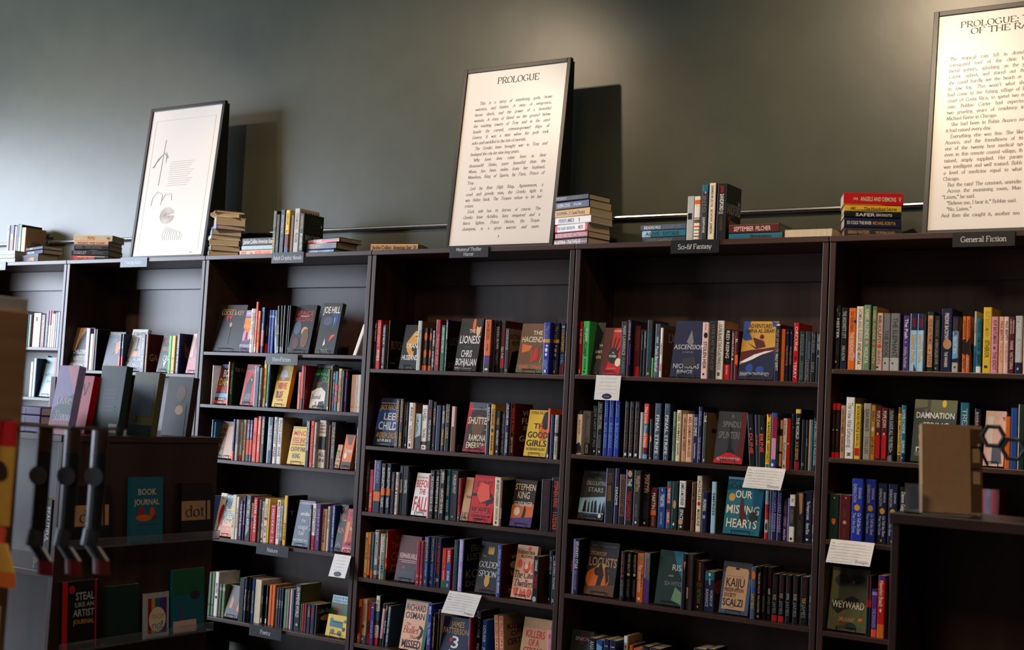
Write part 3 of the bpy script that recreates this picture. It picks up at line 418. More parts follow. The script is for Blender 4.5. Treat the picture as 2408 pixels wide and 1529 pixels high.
('S', 2.6681, 0.036, 0.0195, 0.2034, 0.135, 0.0, 'dbr', 'e org 60 20 30 10;e org 60 60 30 10;gry LEHANE@68-84;r org 0 88 100 100', ''),
('S', 2.6881, 0.038, 0.0178, 0.1948, 0.135, 0.0, 'blk', 'wht FLYNN BERRY@2-40;wht NORTHERN SPY@52-92', 'nvy'),
('S', 2.7064, 0.042, 0.0242, 0.2455, 0.15, 0.0, 'crm', 'pnk THINGS WE HIDE@28-88;r lpk 0 0 10 100', ''),
('S', 2.7334, 0.046, 0.0244, 0.2197, 0.15, 0.0, 'grn', 'wht DEATH COMES TO MARLOW@5-60', ''),
('S', 2.7604, 0.046, 0.0117, 0.245, 0.15, 0.0, 'nvy', 'wht THE LIONESS@4-38;lgr CHRIS BOHJALIAN@44-92', 'blk;gry LIONESS@32-48~15-98;gry BOHJALIAN@80-92~10-98'),
('F', 2.8245, 0.035, 0.1263, 0.254, 0.028, 11, 'blk', 'e org 62 12 7 12;e pch 84 20 10 14;e blk 84 8 13 9;cre THE@20-28~44-72;wht LIONESS@32-48~6-98;gry A NOVEL@54-56~30-60;wht CHRIS@60-74~22-72;wht BOHJALIAN@76-90~4-98;r wht 5 95 80 96', ''),
('S', 3.0044, 0.016, 0.036, 0.2446, 0.15, 0.0, 'org', 'blk DAN BROWN@3-38;dbr LOST SYMBOL@46-60;r pur 0 68 100 84;r dgr 0 84 100 100;e wht 50 94 25 2', 'brn'),
('S', 3.041, 0.046, 0.0314, 0.2443, 0.15, 0.0, 'blk', 'wht SANDRA BROWN@12-55;gry OVERKILL@57-85;r lav 0 0 8 100', ''),
('S', 3.0749, 0.046, 0.0246, 0.2434, 0.15, 0.0, 'mrn', 'crm STEVE CAVANAGH@16-40;wht KILL FOR@50-72;r red 10 72 90 90;r blk 0 92 100 100;r dgr 0 0 100 14', ''),
('S', 3.1007, 0.046, 0.0221, 0.2075, 0.135, 0.0, 'dgr', 'lgr OCTAVIA E BUTLER@3-48;e lgr 50 93 15 2', 'tan;dbr OCTAVIA@12-22~5-90;dbr BUTLER@26-36~20-95;p blk 20 52 100 40 100 100 0 100'),
('F', 3.1725, 0.035, 0.141, 0.2316, 0.028, 11, 'brn', 'p org 10 42 50 46 40 56 12 60;cre THE@14-23~46-82;cre HACIENDA@26-38~6-110;p red 60 52 72 48 76 72 55 80 46 80;p org 48 56 52 54 50 72;e brn 78 46 8 4;p tan 84 80 92 60 88 82;p olv 0 84 100 78 100 100 0 100;crl ISABEL CANAS@84-92~10-96', ''),
('S', 3.3263, 0.016, 0.0339, 0.234, 0.15, 0.0, 'ryl', 'gldH The Lies@6-30;r gld 0 32 100 39;e wht 55 45 18 2;e wht 50 53 22 4;e wht 50 62 18 3;lgr LIGHT@72-90;r wht 30 91 60 97', ''),
('S', 3.3609, 0.042, 0.0303, 0.2345, 0.15, 0.0, 'nvy', 'gldH The Lies@6-30;r gld 0 32 100 39;e tan 55 45 18 2;e tan 50 53 22 4;e tan 50 62 18 3;gry LIGHT@72-90;r tan 30 91 60 97', ''),
('S', 3.3969, 0.046, 0.0243, 0.234, 0.15, 0.0, 'nvy', 'yel COUNTERFEIT@12-56;sky CHEN@60-85;r sky 20 5 80 10;p mrn 0 100 0 85 100 70 100 100', ''),
('S', 3.4236, 0.046, 0.0185, 0.1942, 0.135, 0.0, 'red', 'wht THE SILENT@55-90;r cre 0 50 100 57', '')]),
('D2',1.2407,[
('F', 2.3641, 0.035, 0.1408, 0.2348, 0.028, 11, 'nvy', 'r blu 0 22 100 68;lgr A JACK REACHER NOVEL@9-12;gld JACK REACHER@14-25;wht LEE@30-46~26-78;e gld 88 38 12 8;wht CHILD@49-67~10-92;gld ANDREW CHILD@72-84;wht NO PLAN B@86-94~16-76', ''),
('S', 2.5116, 0.016, 0.0217, 0.2313, 0.15, 0.0, 'blk', 'gld AGATHA@3-38;e red 50 44 30 3;gld CHRISTIE@68-97;r dgr 0 38 100 41', ''),
('S', 2.5352, 0.016, 0.0211, 0.2322, 0.15, 0.0, 'blk', 'gld AGATHA@3-38;e red 50 44 30 3;gld CHRISTIE@68-97;r dgr 0 38 100 41', ''),
('S', 2.5572, 0.026, 0.0224, 0.2201, 0.15, 0.0, 'blk', 'gry CHRISTIE@8-40;gry MARPLE@50-75;r wht 0 0 8 100;e lgr 60 93 20 3', ''),
('S', 2.5801, 0.028, 0.0368, 0.2193, 0.15, 0.0, 'wht', 'dgr MURDER ON@10-40;gry ORIENT@50-85;r dgr 25 89 50 96;r tan 60 0 100 100', 'brn'),
('S', 2.6179, 0.032, 0.036, 0.1688, 0.135, 0.0, 'lgr', 'blk TOM CLANCY@6-58;r lbl 55 4 95 58;p dgr 0 70 100 60 100 100 0 100', ''),
('S', 2.6543, 0.036, 0.0322, 0.2109, 0.135, 0.0, 'wht', 'dgr CLAVELL@8-36;brn TAI-PAN@52-74;r dgr 0 82 100 90;r blk 40 93 60 97', ''),
('S', 2.6876, 0.04, 0.0237, 0.2368, 0.15, 0.0, 'blk', 'wht YOU CAN RUN@40-82;r lav 0 0 8 100;red KAREN@20-34', ''),
('S', 2.7118, 0.044, 0.0202, 0.2294, 0.15, 0.0, 'blk', 'tan BLACKBERRY@14-48;mrn CLEAVE@60-76;r lgr 40 89 60 91', ''),
('S', 2.7344, 0.046, 0.0248, 0.2134, 0.135, 0.0, 'nvy', 'r lav 0 0 14 100', ''),
('S', 2.7644, 0.046, 0.0195, 0.2142, 0.135, 0.0, 'blk', 'wht THE VORTEX@12-40;yel CATHERINE COULTER@52-88', ''),
('S', 2.7853, 0.046, 0.0259, 0.2218, 0.15, 0.0, 'blk', 'tan CLIVE CUSSLER@3-40;gld DIRK@50-75', ''),
('S', 2.8189, 0.046, 0.0309, 0.2116, 0.135, 0.0, 'brn', 'r lpk 10 0 60 45', 'blk;gry DO@84-96~10-80'),
('F', 2.8992, 0.035, 0.133, 0.2353, 0.028, 11, 'mrn', 'p slt 0 0 100 3 100 50 0 10;p red 0 0 20 8 10 40 0 60;e dbr 50 55 42 46;e brn 50 48 26 22;lgr LONGLISTED NATIONAL@12-15;cre SHUTTER@29-44~5-100;lgr A NOVEL@53-56~78-98;cre RAMONA@64-78~18-90;cre EMERSON@80-93~12-94;p crm 40 94 100 84 100 100 0 100 0 96', ''),
('S', 3.0419, 0.016, 0.018, 0.2305, 0.15, 0.0, 'nvy', 'wht SHUTTER@6-34;slt EMERSON@44-75;r lgr 0 0 20 100', ''),
('S', 3.0616, 0.016, 0.0253, 0.2299, 0.15, 0.0, 'gld', 'brn THE MEASURE@8-42;blk MARK BILLINGHAM@62-92;e blk 50 52 20 4', 'gld'),
('S', 3.0878, 0.022, 0.0232, 0.2011, 0.135, 0.0, 'dgr', 'gld FREE@16-32;wht PERCIVAL EVERETT@44-78;e wht 50 92 14 3', ''),
('S', 3.1119, 0.03, 0.0232, 0.2028, 0.135, 0.0, 'blk', 'gry THIS OTHER EDEN@6-52;e red 50 58 18 3;gry NITA PROSE@66-94', ''),
('S', 3.1355, 0.032, 0.0176, 0.2395, 0.15, 0.0, 'nvy', 'wht THE COVER WIFE@3-42;wht DAN FESPERMAN@56-95;r lav 0 0 16 100', ''),
('S', 3.1536, 0.046, 0.0219, 0.2386, 0.15, 0.0, 'mrn', 'crl VINCE FLYNN@8-56;wht ENEMY AT THE GATES@64-94;r wht 0 0 10 100', 'mrn;wht VI@12-22~20-98;wht FL@26-38~20-98;wht EN@42-50~40-98;wht GA@60-72~20-98'),
('F', 3.2366, 0.035, 0.1169, 0.2125, 0.028, 11, 'yel', 'brn SONIA FALEIRO@2-9;e org 76 42 22 24;e dbr 82 22 18 20;blk THE@28-40~28-92;blk GOOD@46-60~6-100;blk GIRLS@64-78~4-96;brn AN ORDINARY KILLING@81-87', ''),
('S', 3.3698, 0.016, 0.0128, 0.2235, 0.15, 0.0, 'crl', 'lpk HEREDIARS@10-42;r nvy 0 48 100 100;r wht 20 91 80 97', ''),
('S', 3.386, 0.016, 0.0185, 0.1984, 0.135, 0.0, 'nvy', 'pur CHASE@10-90', ''),
('S', 3.4068, 0.016, 0.0184, 0.1974, 0.135, 0.0, 'lgr', 'gry THE WHY@10-40;r dgr 0 40 100 48;gry Chandra@58-90', 'brn;e blk 60 35 30 10')]),
('D3',0.9217,[
('S', 2.3505, 0.016, 0.0196, 0.2401, 0.15, 0.0, 'dbr', 'gry STEPHEN KING@8-60;e lgr 50 95 12 2', ''),
('S', 2.3735, 0.016, 0.0231, 0.2028, 0.135, 0.0, 'red', 'mrn LEE@3-14;cre THE CHAIN MAN@55-90', ''),
('S', 2.3993, 0.016, 0.0428, 0.2511, 0.15, 0.0, 'nvy', 'lav JONES LANSDALE@3-44;r org 0 60 100 78;r lav 0 0 20 58', 'dbr'),
('S', 2.4448, 0.016, 0.0247, 0.2383, 0.15, 0.0, 'blk', 'wht ALLISON LEOTTA@8-50;r org 0 50 100 64;wht TALENTS@68-88', ''),
('S', 2.4702, 0.022, 0.0273, 0.2399, 0.15, 0.0, 'nvy', 'wht ALLISON LEOTTA@8-50;r org 0 50 100 64;wht TALENTS@68-88', ''),
('S', 2.498, 0.026, 0.0222, 0.2, 0.135, 0.0, 'blk', 'gry CASSIE T BAILEY@5-45', ''),
('S', 2.5207, 0.03, 0.0167, 0.2004, 0.135, 0.0, 'wht', 'mrn DEATH AT@4-38;e red 50 44 30 3;blkI & Jessica Ellicott@50-95', ''),
('S', 2.5382, 0.04, 0.0211, 0.2336, 0.15, 0.0, 'blk', 'wht GANGSTERS@28-56;slt CHARLIE@2-16', ''),
('S', 2.5599, 0.042, 0.0301, 0.2329, 0.15, 0.0, 'blk', 'wht GANGSTERS@28-56;r slt 0 0 14 100', 'blk'),
('F', 2.6195, 0.035, 0.1031, 0.2034, 0.028, 11, 'wht', 'gry NOAH HAWLEY@8-13;red BEFORE@15-34~4-94;red THE@36-50~26-64;red FALL@53-90~28-62;lgr BESTSELLER@44-46~66-88', ''),
('S', 2.7258, 0.016, 0.011, 0.2033, 0.135, 0.0, 'pnk', '', ''),
('S', 2.7388, 0.016, 0.0252, 0.2251, 0.15, 0.0, 'blk', 'wht THE SOUTHERN BOOK CLUB@12-85;e gry 50 95 12 2;r gry 20 5 80 7', ''),
('S', 2.7646, 0.022, 0.0241, 0.2268, 0.15, 0.0, 'blk', 'wht THE SOUTHERN BOOK CLUB@12-85;e gry 50 95 12 2;r gry 20 5 80 7', ''),
('S', 2.7896, 0.026, 0.0266, 0.2323, 0.15, 0.0, 'blk', 'wht HENDRIX@4-28;gld GRADY@6-20~55-95;wht HAUNTED HOUSE@38-88;tan HOW TO SELL A@42-84~58-95;r lgr 0 0 12 100', ''),
('S', 2.817, 0.038, 0.0201, 0.2323, 0.15, 0.0, 'tea', 'wht TAYA HUFFERMAN@12-52;wht STARGATE@60-84;r lbl 0 92 100 100', ''),
('S', 2.8376, 0.046, 0.0398, 0.2299, 0.15, 0.0, 'dgr', 'wht MURDER MOST@8-46;e lgr 40 93 12 2;r slt 0 0 30 100', ''),
('S', 2.8819, 0.046, 0.0165, 0.1981, 0.135, 0.0, 'crm', 'mrn ALIVE@20-80;r dgr 0 88 100 100;e wht 40 92 16 2', ''),
('F', 2.9088, 0.035, 0.0416, 0.2018, 0.028, 11, 'tan', 'blk THE AGE@42-48~30-100;blkR HO@80-95~10-98', ''),
('F', 2.9542, 0.035, 0.1254, 0.2171, 0.028, 11, 'red', "mrnR DON'T@12-24~16-86;mrnR FEAR@32-44~18-78;mrnR THE@52-60~30-66;p blk 0 40 55 36 85 38 96 48 94 58 78 60 70 66 62 56 72 50 84 52 84 46 60 42 0 46;mrnR REAPER@68-80~6-92;r crl 6 78 80 79;mrn STEPHEN GRAHAM@84-90;mrn JONES@92-97~30-60;p crl 30 15 70 20 80 50 40 60 20 40", ''),
('S', 3.104, 0.016, 0.0345, 0.2185, 0.15, 0.0, 'cre', 'dgr MY HEART IS A CHAINSAW@6-60;gry STEPHEN JONES@64-88;r blk 35 91 55 96', ''),
('S', 3.1398, 0.016, 0.0097, 0.208, 0.135, 0.0, 'mrn', 'wht HORROR@55-90', 'dgn;mrn STEPHEN@12-30'),
('F', 3.1804, 0.035, 0.1155, 0.2127, 0.028, 11, 'dbr', 'p org 0 55 100 50 100 82 0 88;cre STEPHEN@8-22~4-98;cre KING@24-40~18-76;wht GUNSLINGER@46-56~8-92;p blk 56 58 62 56 66 66 62 84 48 84 54 70;e cre 26 68 14 9;p pur 0 84 100 78 100 100 0 100', ''),
('S', 3.3542, 0.016, 0.0491, 0.2271, 0.15, 0.0, 'blk', 'mrn STEPHEN KING@3-48;mrn 11/22/63@56-88', 'blk'),
('S', 3.4042, 0.024, 0.0413, 0.2388, 0.15, 0.0, 'blk', 'crl STEPHEN KING@6-55;crl 11/22/63@62-96;r lav 0 0 7 100', '')]),
('D4',0.605,[
('S', 2.3671, 0.016, 0.0214, 0.2156, 0.15, 0.0, 'gld', 'brn MEDICINE@10-60;e red 50 92 20 2', ''),
('S', 2.3893, 0.016, 0.0144, 0.2162, 0.15, 0.0, 'org', 'brn BOOK OF@6-80;r dbr 0 94 100 100', ''),
('S', 2.4046, 0.02, 0.0152, 0.2132, 0.135, 0.0, 'tea', 'dgr TITLE@5-70;r org 0 82 100 100', ''),
('S', 2.4203, 0.024, 0.0238, 0.2321, 0.15, 0.0, 'lgr', 'gry THE MIDNIGHT@8-60;p slt 0 74 100 70 100 82 0 84;r slt 0 92 100 100;r nvy 20 1 80 4', 'tan'),
('S', 2.4446, 0.028, 0.0086, 0.2005, 0.135, 0.0, 'crm', 'wht KO@45-55;wht THE LARK@65-90', ''),
('S', 2.4537, 0.03, 0.0294, 0.2173, 0.15, 0.0, 'sag', 'wht Vanished@5-40;tea TIME@52-90;r wht 0 0 20 100', ''),
('S', 2.4836, 0.032, 0.0115, 0.237, 0.15, 0.0, 'red', 'wht THE THOUSAND@14-56;r nvy 0 0 100 7;r org 0 68 100 74;r blk 0 78 100 100', 'red;tan THE@14-20~20-98;tan THOU@24-38~20-98;tan CRIM@44-62~20-98;tan MIN@68-82~20-98;r blk 0 86 100 100'),
('F', 2.5429, 0.035, 0.1229, 0.2165, 0.028, 11, 'mrn', 'brn WHAT@8-14~10-60;lpk REMARKABLE@38-50;r lpk 8 54 90 55;r lpk 20 58 90 59;p dgr 12 66 60 62 96 66 96 100 8 100;e red 35 70 6 3;slt ENDERSON@78-84', ''),
('S', 2.6829, 0.016, 0.0223, 0.2049, 0.135, 0.0, 'crm', 'mrn THE HAUNT@4-60;pch LYE@76-82;e wht 50 93 10 2', ''),
('S', 2.7065, 0.016, 0.0175, 0.2066, 0.135, 0.0, 'crm', 'mrn THE HAUNT@4-60;pch LYE@76-82;e wht 50 93 10 2', ''),
('S', 2.7245, 0.022, 0.0232, 0.2295, 0.15, 0.0, 'blu', "yel HOLLOW'S@3-50;lbl SCOTT FELLOW@54-80;r lav 0 0 14 100;r gld 30 88 60 94", ''),
('S', 2.7486, 0.034, 0.0239, 0.2295, 0.15, 0.0, 'blu', "yel HOLLOW'S@3-50;lbl SCOTT FELLOW@54-80;r gld 30 88 60 94", ''),
('S', 2.7734, 0.044, 0.0305, 0.2276, 0.15, 0.0, 'nvy', 'red LIE GONE FAST@10-74;lgr IR@82-90;r wht 0 0 8 100', ''),
('S', 2.8102, 0.046, 0.0257, 0.183, 0.135, 0.0, 'red', "org LUDLUM'S@5-50;wht THE TREADSTONE@56-80;p grn 0 100 0 85 100 80 100 100", ''),
('S', 2.8372, 0.046, 0.0243, 0.1826, 0.135, 0.0, 'red', "wht LUDLUM'S@5-50;p blu 0 36 100 32 100 100 0 100;wht BOURNE@56-80;r gld 25 88 60 96", ''),
('S', 2.8763, 0.046, 0.0234, 0.2278, 0.15, 0.0, 'dgn', 'tea SWIFT@5-50;dgr BLACK@60-90', ''),
('S', 2.9047, 0.046, 0.024, 0.2336, 0.15, 0.0, 'lav', 'wht FORGET ME@4-40;wht KNOWS WHAT HAPPENS@56-90', ''),
('S', 2.9292, 0.016, 0.0208, 0.2365, 0.15, 0.0, 'lav', 'wht FORGET ME NOT@4-42;wht LOVE BROUGHT@54-92', 'blk;tan ERIN@10-24~40-98;tan LUST@27-41~20-98;tan KO@58-76~15-90;tan DO@80-92~15-90;r nvy 0 42 100 56'),
('F', 3.0091, 0.035, 0.1239, 0.231, 0.028, 11, 'blk', 'p gld 34 12 38 8 42 12 46 8 50 12 55 8 62 12 60 24 36 24;r brn 48 24 50 58;lgrI The@26-30~12-30;r dgr 52 26 88 27;r dgr 52 29 88 30;whtR GOLDEN@38-50~4-92;whtR SPOON@56-68~8-86;e gld 48 76 12 12;crm JESSA MAXWELL@89-93;dgr A NOVEL@95-97', ''),
('S', 3.142, 0.016, 0.0193, 0.2335, 0.15, 0.0, 'blu', 'whtH When She Was Me@8-70;r lav 0 0 12 100;wht BROWN@72-92', 'mrn;cre W@20-30~50-98;e cre 70 40 20 7;cre W@50-62~50-98;cre Me@84-94~40-98'),
('F', 3.2065, 0.035, 0.1089, 0.2365, 0.028, 11, 'pch', 'e crl 60 6 8 4;brn CHRISTINA@10-17~22-88;brn MCDOWELL@18-24~24-84;p crl 40 30 55 42 70 28 75 45 60 52 45 50;e crl 24 36 10 8;e cre 56 40 9 5;e crl 88 40 8 10;blkI The Cave@48-62~2-100;blkI Dwellers@64-78~10-102;p crl 10 82 30 80 26 96 12 94;p crl 42 80 50 90 62 82 70 96 40 98;e crl 84 88 10 8', ''),
('S', 3.3308, 0.016, 0.0314, 0.2018, 0.135, 0.0, 'blk', 'wht STEPHANIE@8-32;red CHEMIST@38-70;e lgr 45 93 30 6', 'brn;e dgr 60 60 30 30'),
('S', 3.3942, 0.046, 0.0189, 0.2313, 0.15, 0.0, 'blk', 'lgr AND THERE HE@12-45;lgr KEPT HER@18-40~15-45;e lgr 40 92 12 2', ''),
('S', 3.415, 0.046, 0.0188, 0.2106, 0.135, 0.0, 'dgn', 'wht THE SWEET WOMAN@10-70;r sky 0 0 14 100;r lgr 20 90 55 97', '')]),
('D5',0.29,[
('S', 2.3505, 0.016, 0.0186, 0.2071, 0.135, 0.0, 'org', 'brn OLIVERA@15-60;p mrn 0 20 100 15 100 75 0 80;e cre 40 88 20 3', ''),
('S', 2.3696, 0.024, 0.0287, 0.2105, 0.135, 0.0, 'tan', 'brn JOHNSON@10-50;e blk 35 62 20 4;r slt 0 82 100 100;r wht 20 88 40 93', ''),
('S', 2.3991, 0.032, 0.0132, 0.195, 0.135, 0.0, 'red', 'org DARK HOURS@4-40;r mrn 0 45 100 74', ''),
('S', 2.4129, 0.032, 0.0241, 0.195, 0.135, 0.0, 'pur', 'wht I@6-14;lav MURDER OF@42-85', ''),
('S', 2.4374, 0.04, 0.023, 0.2331, 0.15, 0.0, 'wht', 'blk SILENT@8-30;r tea 0 31 100 50;r dgr 0 50 100 60;brn WHITE@62-84;r red 0 85 100 100', 'blk'),
('S', 2.4624, 0.046, 0.0177, 0.1997, 0.135, 4.0, 'pnk', 'wht KILLING SEASON@12-60;r blk 0 0 100 12;r blk 0 84 100 100', ''),
('S', 2.4806, 0.046, 0.0144, 0.1999, 0.135, 4.0, 'blk', 'yel SEE@4-16;wht FLAT OUT@40-70', ''),
('S', 2.5004, 0.046, 0.0175, 0.1929, 0.135, 3.0, 'slt', 'wht JESSICA KNOLL GIRL ALIVE@3-90', ''),
('F', 2.5921, 0.035, 0.1481, 0.2325, 0.028, 11, 'grn', 'r pch 2 3 88 100;crl NEW YORK TIMES BESTSELLING@5-8~6-84;blk RiCHARD@8-22~6-84;blk OSMAN@24-38~6-84;redI The@46-51~14-34;redI Bullet@52-67~6-66;redI That@70-77~34-64;blk MISSED@79-95~8-84;p blk 66 49 78 52 86 58 84 70 72 78 64 74 74 68 78 58 70 56', ''),
('S', 2.7674, 0.016, 0.0244, 0.2363, 0.15, 0.0, 'ryl', 'whtI The Man Died@34-78;wht SPENCER@4-20;r pur 0 80 100 94', ''),
('S', 2.7923, 0.022, 0.0168, 0.1958, 0.135, 0.0, 'blk', 'tan JAMES PATTERSON@8-80', ''),
('S', 2.8098, 0.04, 0.0166, 0.2127, 0.135, 0.0, 'wht', 'brn JAMES PATTERSON@18-90;dgr FBI@3-14;r blk 40 0 100 100', ''),
('F', 2.8274, 0.035, 0.1532, 0.1832, 0.028, 11, 'nvy', 'dgr THE WORLDS@3-6;gld JAMES@9-24~30-78;gld PATTERSON@26-41~2-98;wht 3@44-76~36-70;p red 30 54 44 50 44 60 34 62;wht DAYS@80-93~34-72', ''),
('S', 3.0043, 0.016, 0.013, 0.2077, 0.135, 0.0, 'crm', 'e gld 50 75 25 3;r lav 0 0 25 100', ''),
('S', 3.0248, 0.046, 0.0245, 0.2352, 0.15, 0.0, 'blk', 'wht LOUISE@12-52;wht PENNY@62-98', ''),
('S', 3.0566, 0.046, 0.0268, 0.1973, 0.135, 0.0, 'blu', 'wht LOUISE@12-50;wht PENNY@62-96', ''),
('S', 3.127, 0.046, 0.0217, 0.2273, 0.15, -5.0, 'pch', 'red KILLERS OF A@14-60;dgr DEANNA@3-10;red CERTAIN@62-94', ''),
('S', 3.1535, 0.046, 0.0227, 0.2278, 0.15, -5.0, 'pch', 'red KILLERS OF A@14-60;dgr DEANNA@3-10;red CERTAIN@62-94', 'tan;mrn KILL@16-28~20-95;mrn OF@31-42~40-90;mrn CERT@46-58~20-95'),
('F', 3.2627, 0.035, 0.1436, 0.2348, 0.028, 11, 'tan', 'red KILLERS@22-37~12-82;red OF A@39-52~26-64;red CERTAIN@54-68~10-88;red AGE@70-84~30-66', ''),
('S', 3.4236, 0.016, 0.0215, 0.2072, 0.135, 0.0, 'pnk', 'crm KILL@10-20;crm LETHAL@40-95', ''),
('S', 3.444, 0.016, 0.006, 0.2058, 0.135, 0.0, 'pnk', 'crm KILL@10-90', '')]),
('E1',1.62,[
('S', 3.5105, 0.016, 0.0157, 0.2357, 0.15, 0.0, 'red', 'wht BLADE ITSELF@14-42;mrn JOE A@62-88;p nvy 0 60 30 56 30 100 0 100;r wht 45 90 70 97', ''),
('S', 3.5296, 0.016, 0.0318, 0.2371, 0.15, 0.0, 'lgn', 'wht THE ULTIMATE@12-38;blk HITCHHIKER@38-66;blk GALAXY GUIDE@10-62~10-45;blk DOUGLAS ADAMS@70-90;e dgn 40 94 15 2', ''),
('F', 3.5624, 0.035, 0.0457, 0.2347, 0.028, 11, 'blk', 'dgn DOUGLAS@14-20~50-100;dgn ADAMS@24-30~50-100;cre THE@42-47~60-100;cre ULTIMATE@54-60~30-100;cre GUIDE@64-70~40-100', ''),
('F', 3.6091, 0.035, 0.0984, 0.2109, 0.028, 11, 'red', 'cre NAOMI ALDERMAN@4-9~10-98;p mrn 0 0 48 0 40 30 46 50 20 100 0 100;p blk 38 24 43 24 42 45 36 45;p blk 58 20 62 20 56 44 50 44;p blk 76 22 80 22 68 46 62 46;p blk 90 38 94 38 78 54 72 54;e blk 56 60 24 17;wht THE@52-56~50-62;wht POWER@58-64~38-74;e cre 86 74 15 9;lpk AUTHOR@86-88~30-85', ''),
('S', 3.7209, 0.016, 0.028, 0.2376, 0.15, 0.0, 'dgr', 'lgr MARK LAWRENCE@8-62;gry FUNERAL@66-96;r slt 0 0 16 100', ''),
('S', 3.7493, 0.024, 0.0142, 0.2438, 0.15, 0.0, 'nvy', 'wht MADELINE MILLER@4-36;r pur 50 42 100 80;r lav 0 0 30 100', ''),
('S', 3.7682, 0.046, 0.0297, 0.2204, 0.15, 0.0, 'mrn', 'brn THE JASMINE@10-50;r red 40 80 100 100', ''),
('S', 3.8011, 0.046, 0.0115, 0.2045, 0.135, 0.0, 'blk', 'gry SEVENEVES@4-50', ''),
('S', 3.8148, 0.046, 0.0139, 0.2046, 0.135, 0.0, 'blk', 'lgr MARGARET@4-40', ''),
('S', 3.83, 0.046, 0.0253, 0.2461, 0.15, 0.0, 'dgr', 'tea MARGARET ATWOOD@18-84~10-60;tea THE TESTAMENTS@20-56~58-92;r lgr 30 92 60 96', ''),
('S', 3.8567, 0.046, 0.008, 0.0833, 0.135, 0.0, 'lgn', '', ''),
('S', 3.8686, 0.046, 0.0238, 0.2295, 0.15, 0.0, 'slt', 'wht Paolo Bacigalupi@42-90;brn WATER@2-20;wht WINDUP@24-36;gry GIRL@92-98', ''),
('S', 3.8937, 0.046, 0.0119, 0.213, 0.135, 0.0, 'wht', 'brn TRIANA@5-80;p pnk 0 74 100 70 100 84 0 88', 'brn;lgr LX@8-28~40-90;org T@84-94~10-50'),
('F', 3.9503, 0.035, 0.1488, 0.2446, 0.028, 11, 'nvy', 'p gry 52 16 62 38 56 46 40 38;lgr ASCENSION@42-51~3-98;gry A NOVEL@54-58~30-66;lgr NICHOLAS@76-85~6-88;lgr BINGE@87-95~20-70;p dgr 30 68 70 64 80 80 40 82', ''),
('S', 4.102, 0.016, 0.0284, 0.235, 0.15, 0.0, 'lpk', 'blk STOLEN HEIR@34-82;mrn HOLLY BLACK@3-14;e blk 55 23 30 5;e blk 40 92 15 2', ''),
('S', 4.1309, 0.028, 0.0266, 0.2425, 0.15, 0.0, 'dgr', 'gry OLIVIE BLAKE THE ATLAS SIX@6-85;r slt 0 0 14 100', ''),
('S', 4.1581, 0.038, 0.0311, 0.2442, 0.15, 0.0, 'wht', 'dgr OLIVIE BLAKE THE ATLAS PARADOX@6-84;r slt 25 88 60 94', 'tan'),
('S', 4.19, 0.046, 0.028, 0.2089, 0.135, 0.0, 'blk', 'wht RED RISING@2-58;r red 0 70 100 100;cre PIERCE BROWN@72-90', ''),
('S', 4.2209, 0.046, 0.0143, 0.2041, 0.135, 0.0, 'mrn', 'lpk OCTAVIA E BUTLER@5-52;e wht 50 58 25 2', ''),
('S', 4.2357, 0.046, 0.0155, 0.2019, 0.135, 0.0, 'mrn', 'wht EL@14-26;p org 10 50 100 48 100 70 20 66', ''),
('F', 4.2596, 0.035, 0.1517, 0.2445, 0.028, 11, 'gld', 'p blu 0 0 20 0 14 14 30 32 10 34 0 30;p blu 80 0 100 2 98 8 84 10;dbr ADVENTURES@4-12~16-82;dbr AMINA AL-SIRAFI@13-20~6-90;p mrn 30 28 62 34 70 44 44 48;e mrn 56 27 6 4;p dgr 18 38 48 48 40 48;p mrn 0 54 30 50 60 48 98 44 100 56 0 72;p wht 0 72 40 58 70 52 96 50 60 58 20 72;p nvy 0 76 60 60 100 52 100 100 0 100;e blu 30 82 10 8;e blu 60 84 12 6;lgr SHANNON CHAKRABORTY@88-95~4-88', ''),
('S', 4.4234, 0.016, 0.0184, 0.2301, 0.15, 0.0, 'nvy', 'gld MUST OF WATER@10-50;wht HOLLY GORTY@52-82;r slt 0 0 18 100;r cre 0 0 100 3', ''),
('S', 4.4426, 0.032, 0.0157, 0.2113, 0.135, 0.0, 'org', 'e sag 30 47 25 2;tan LADY@60-80', ''),
('S', 4.4591, 0.038, 0.0134, 0.2113, 0.135, 0.0, 'nvy', 'tan VALENTINE@26-75;e tan 50 7 12 2;r dgn 0 84 100 100', ''),
('S', 4.4733, 0.042, 0.0124, 0.211, 0.135, 0.0, 'nvy', 'tan STARLORD@26-75;e tan 50 7 12 2', ''),
('S', 4.4882, 0.046, 0.0221, 0.238, 0.15, 0.0, 'red', 'wht ORCUNE@6-48;lpk THE WEST@8-46~55-90;wht TERRY@66-94;e mrn 50 60 20 3', 'red'),
('S', 4.515, 0.046, 0.022, 0.2046, 0.135, 0.0, 'dgn', 'gry INSIDIOUS@6-48;gry CRAWFORD@58-96', ''),
('S', 4.5386, 0.046, 0.0226, 0.2037, 0.135, 0.0, 'dgr', 'gry CRAWFORD@56-96;r slt 50 20 90 55', ''),
('S', 4.5625, 0.046, 0.0204, 0.2032, 0.135, 0.0, 'blk', 'gry CITY WE ENDURE@4-42;gry NKJ@50-90', ''),
('S', 4.5841, 0.046, 0.0183, 0.2025, 0.135, 0.0, 'blk', 'lgr TOWN TARIFF@4-36;e lgr 50 48 12 2', '')]),
('E2',1.2708,[
('S', 3.5202, 0.016, 0.0267, 0.1924, 0.135, 0.0, 'cre', 'red MICHAEL CRICHTON@22-54;p blk 0 78 60 72 100 84 100 96 0 98;r blk 0 0 100 9;red MI@92-98', ''),
('S', 3.5475, 0.042, 0.0253, 0.1919, 0.135, 0.0, 'gry', 'lgr WHITEHEAD@18-60;r blk 0 74 100 100;wht NECKED@76-98', ''),
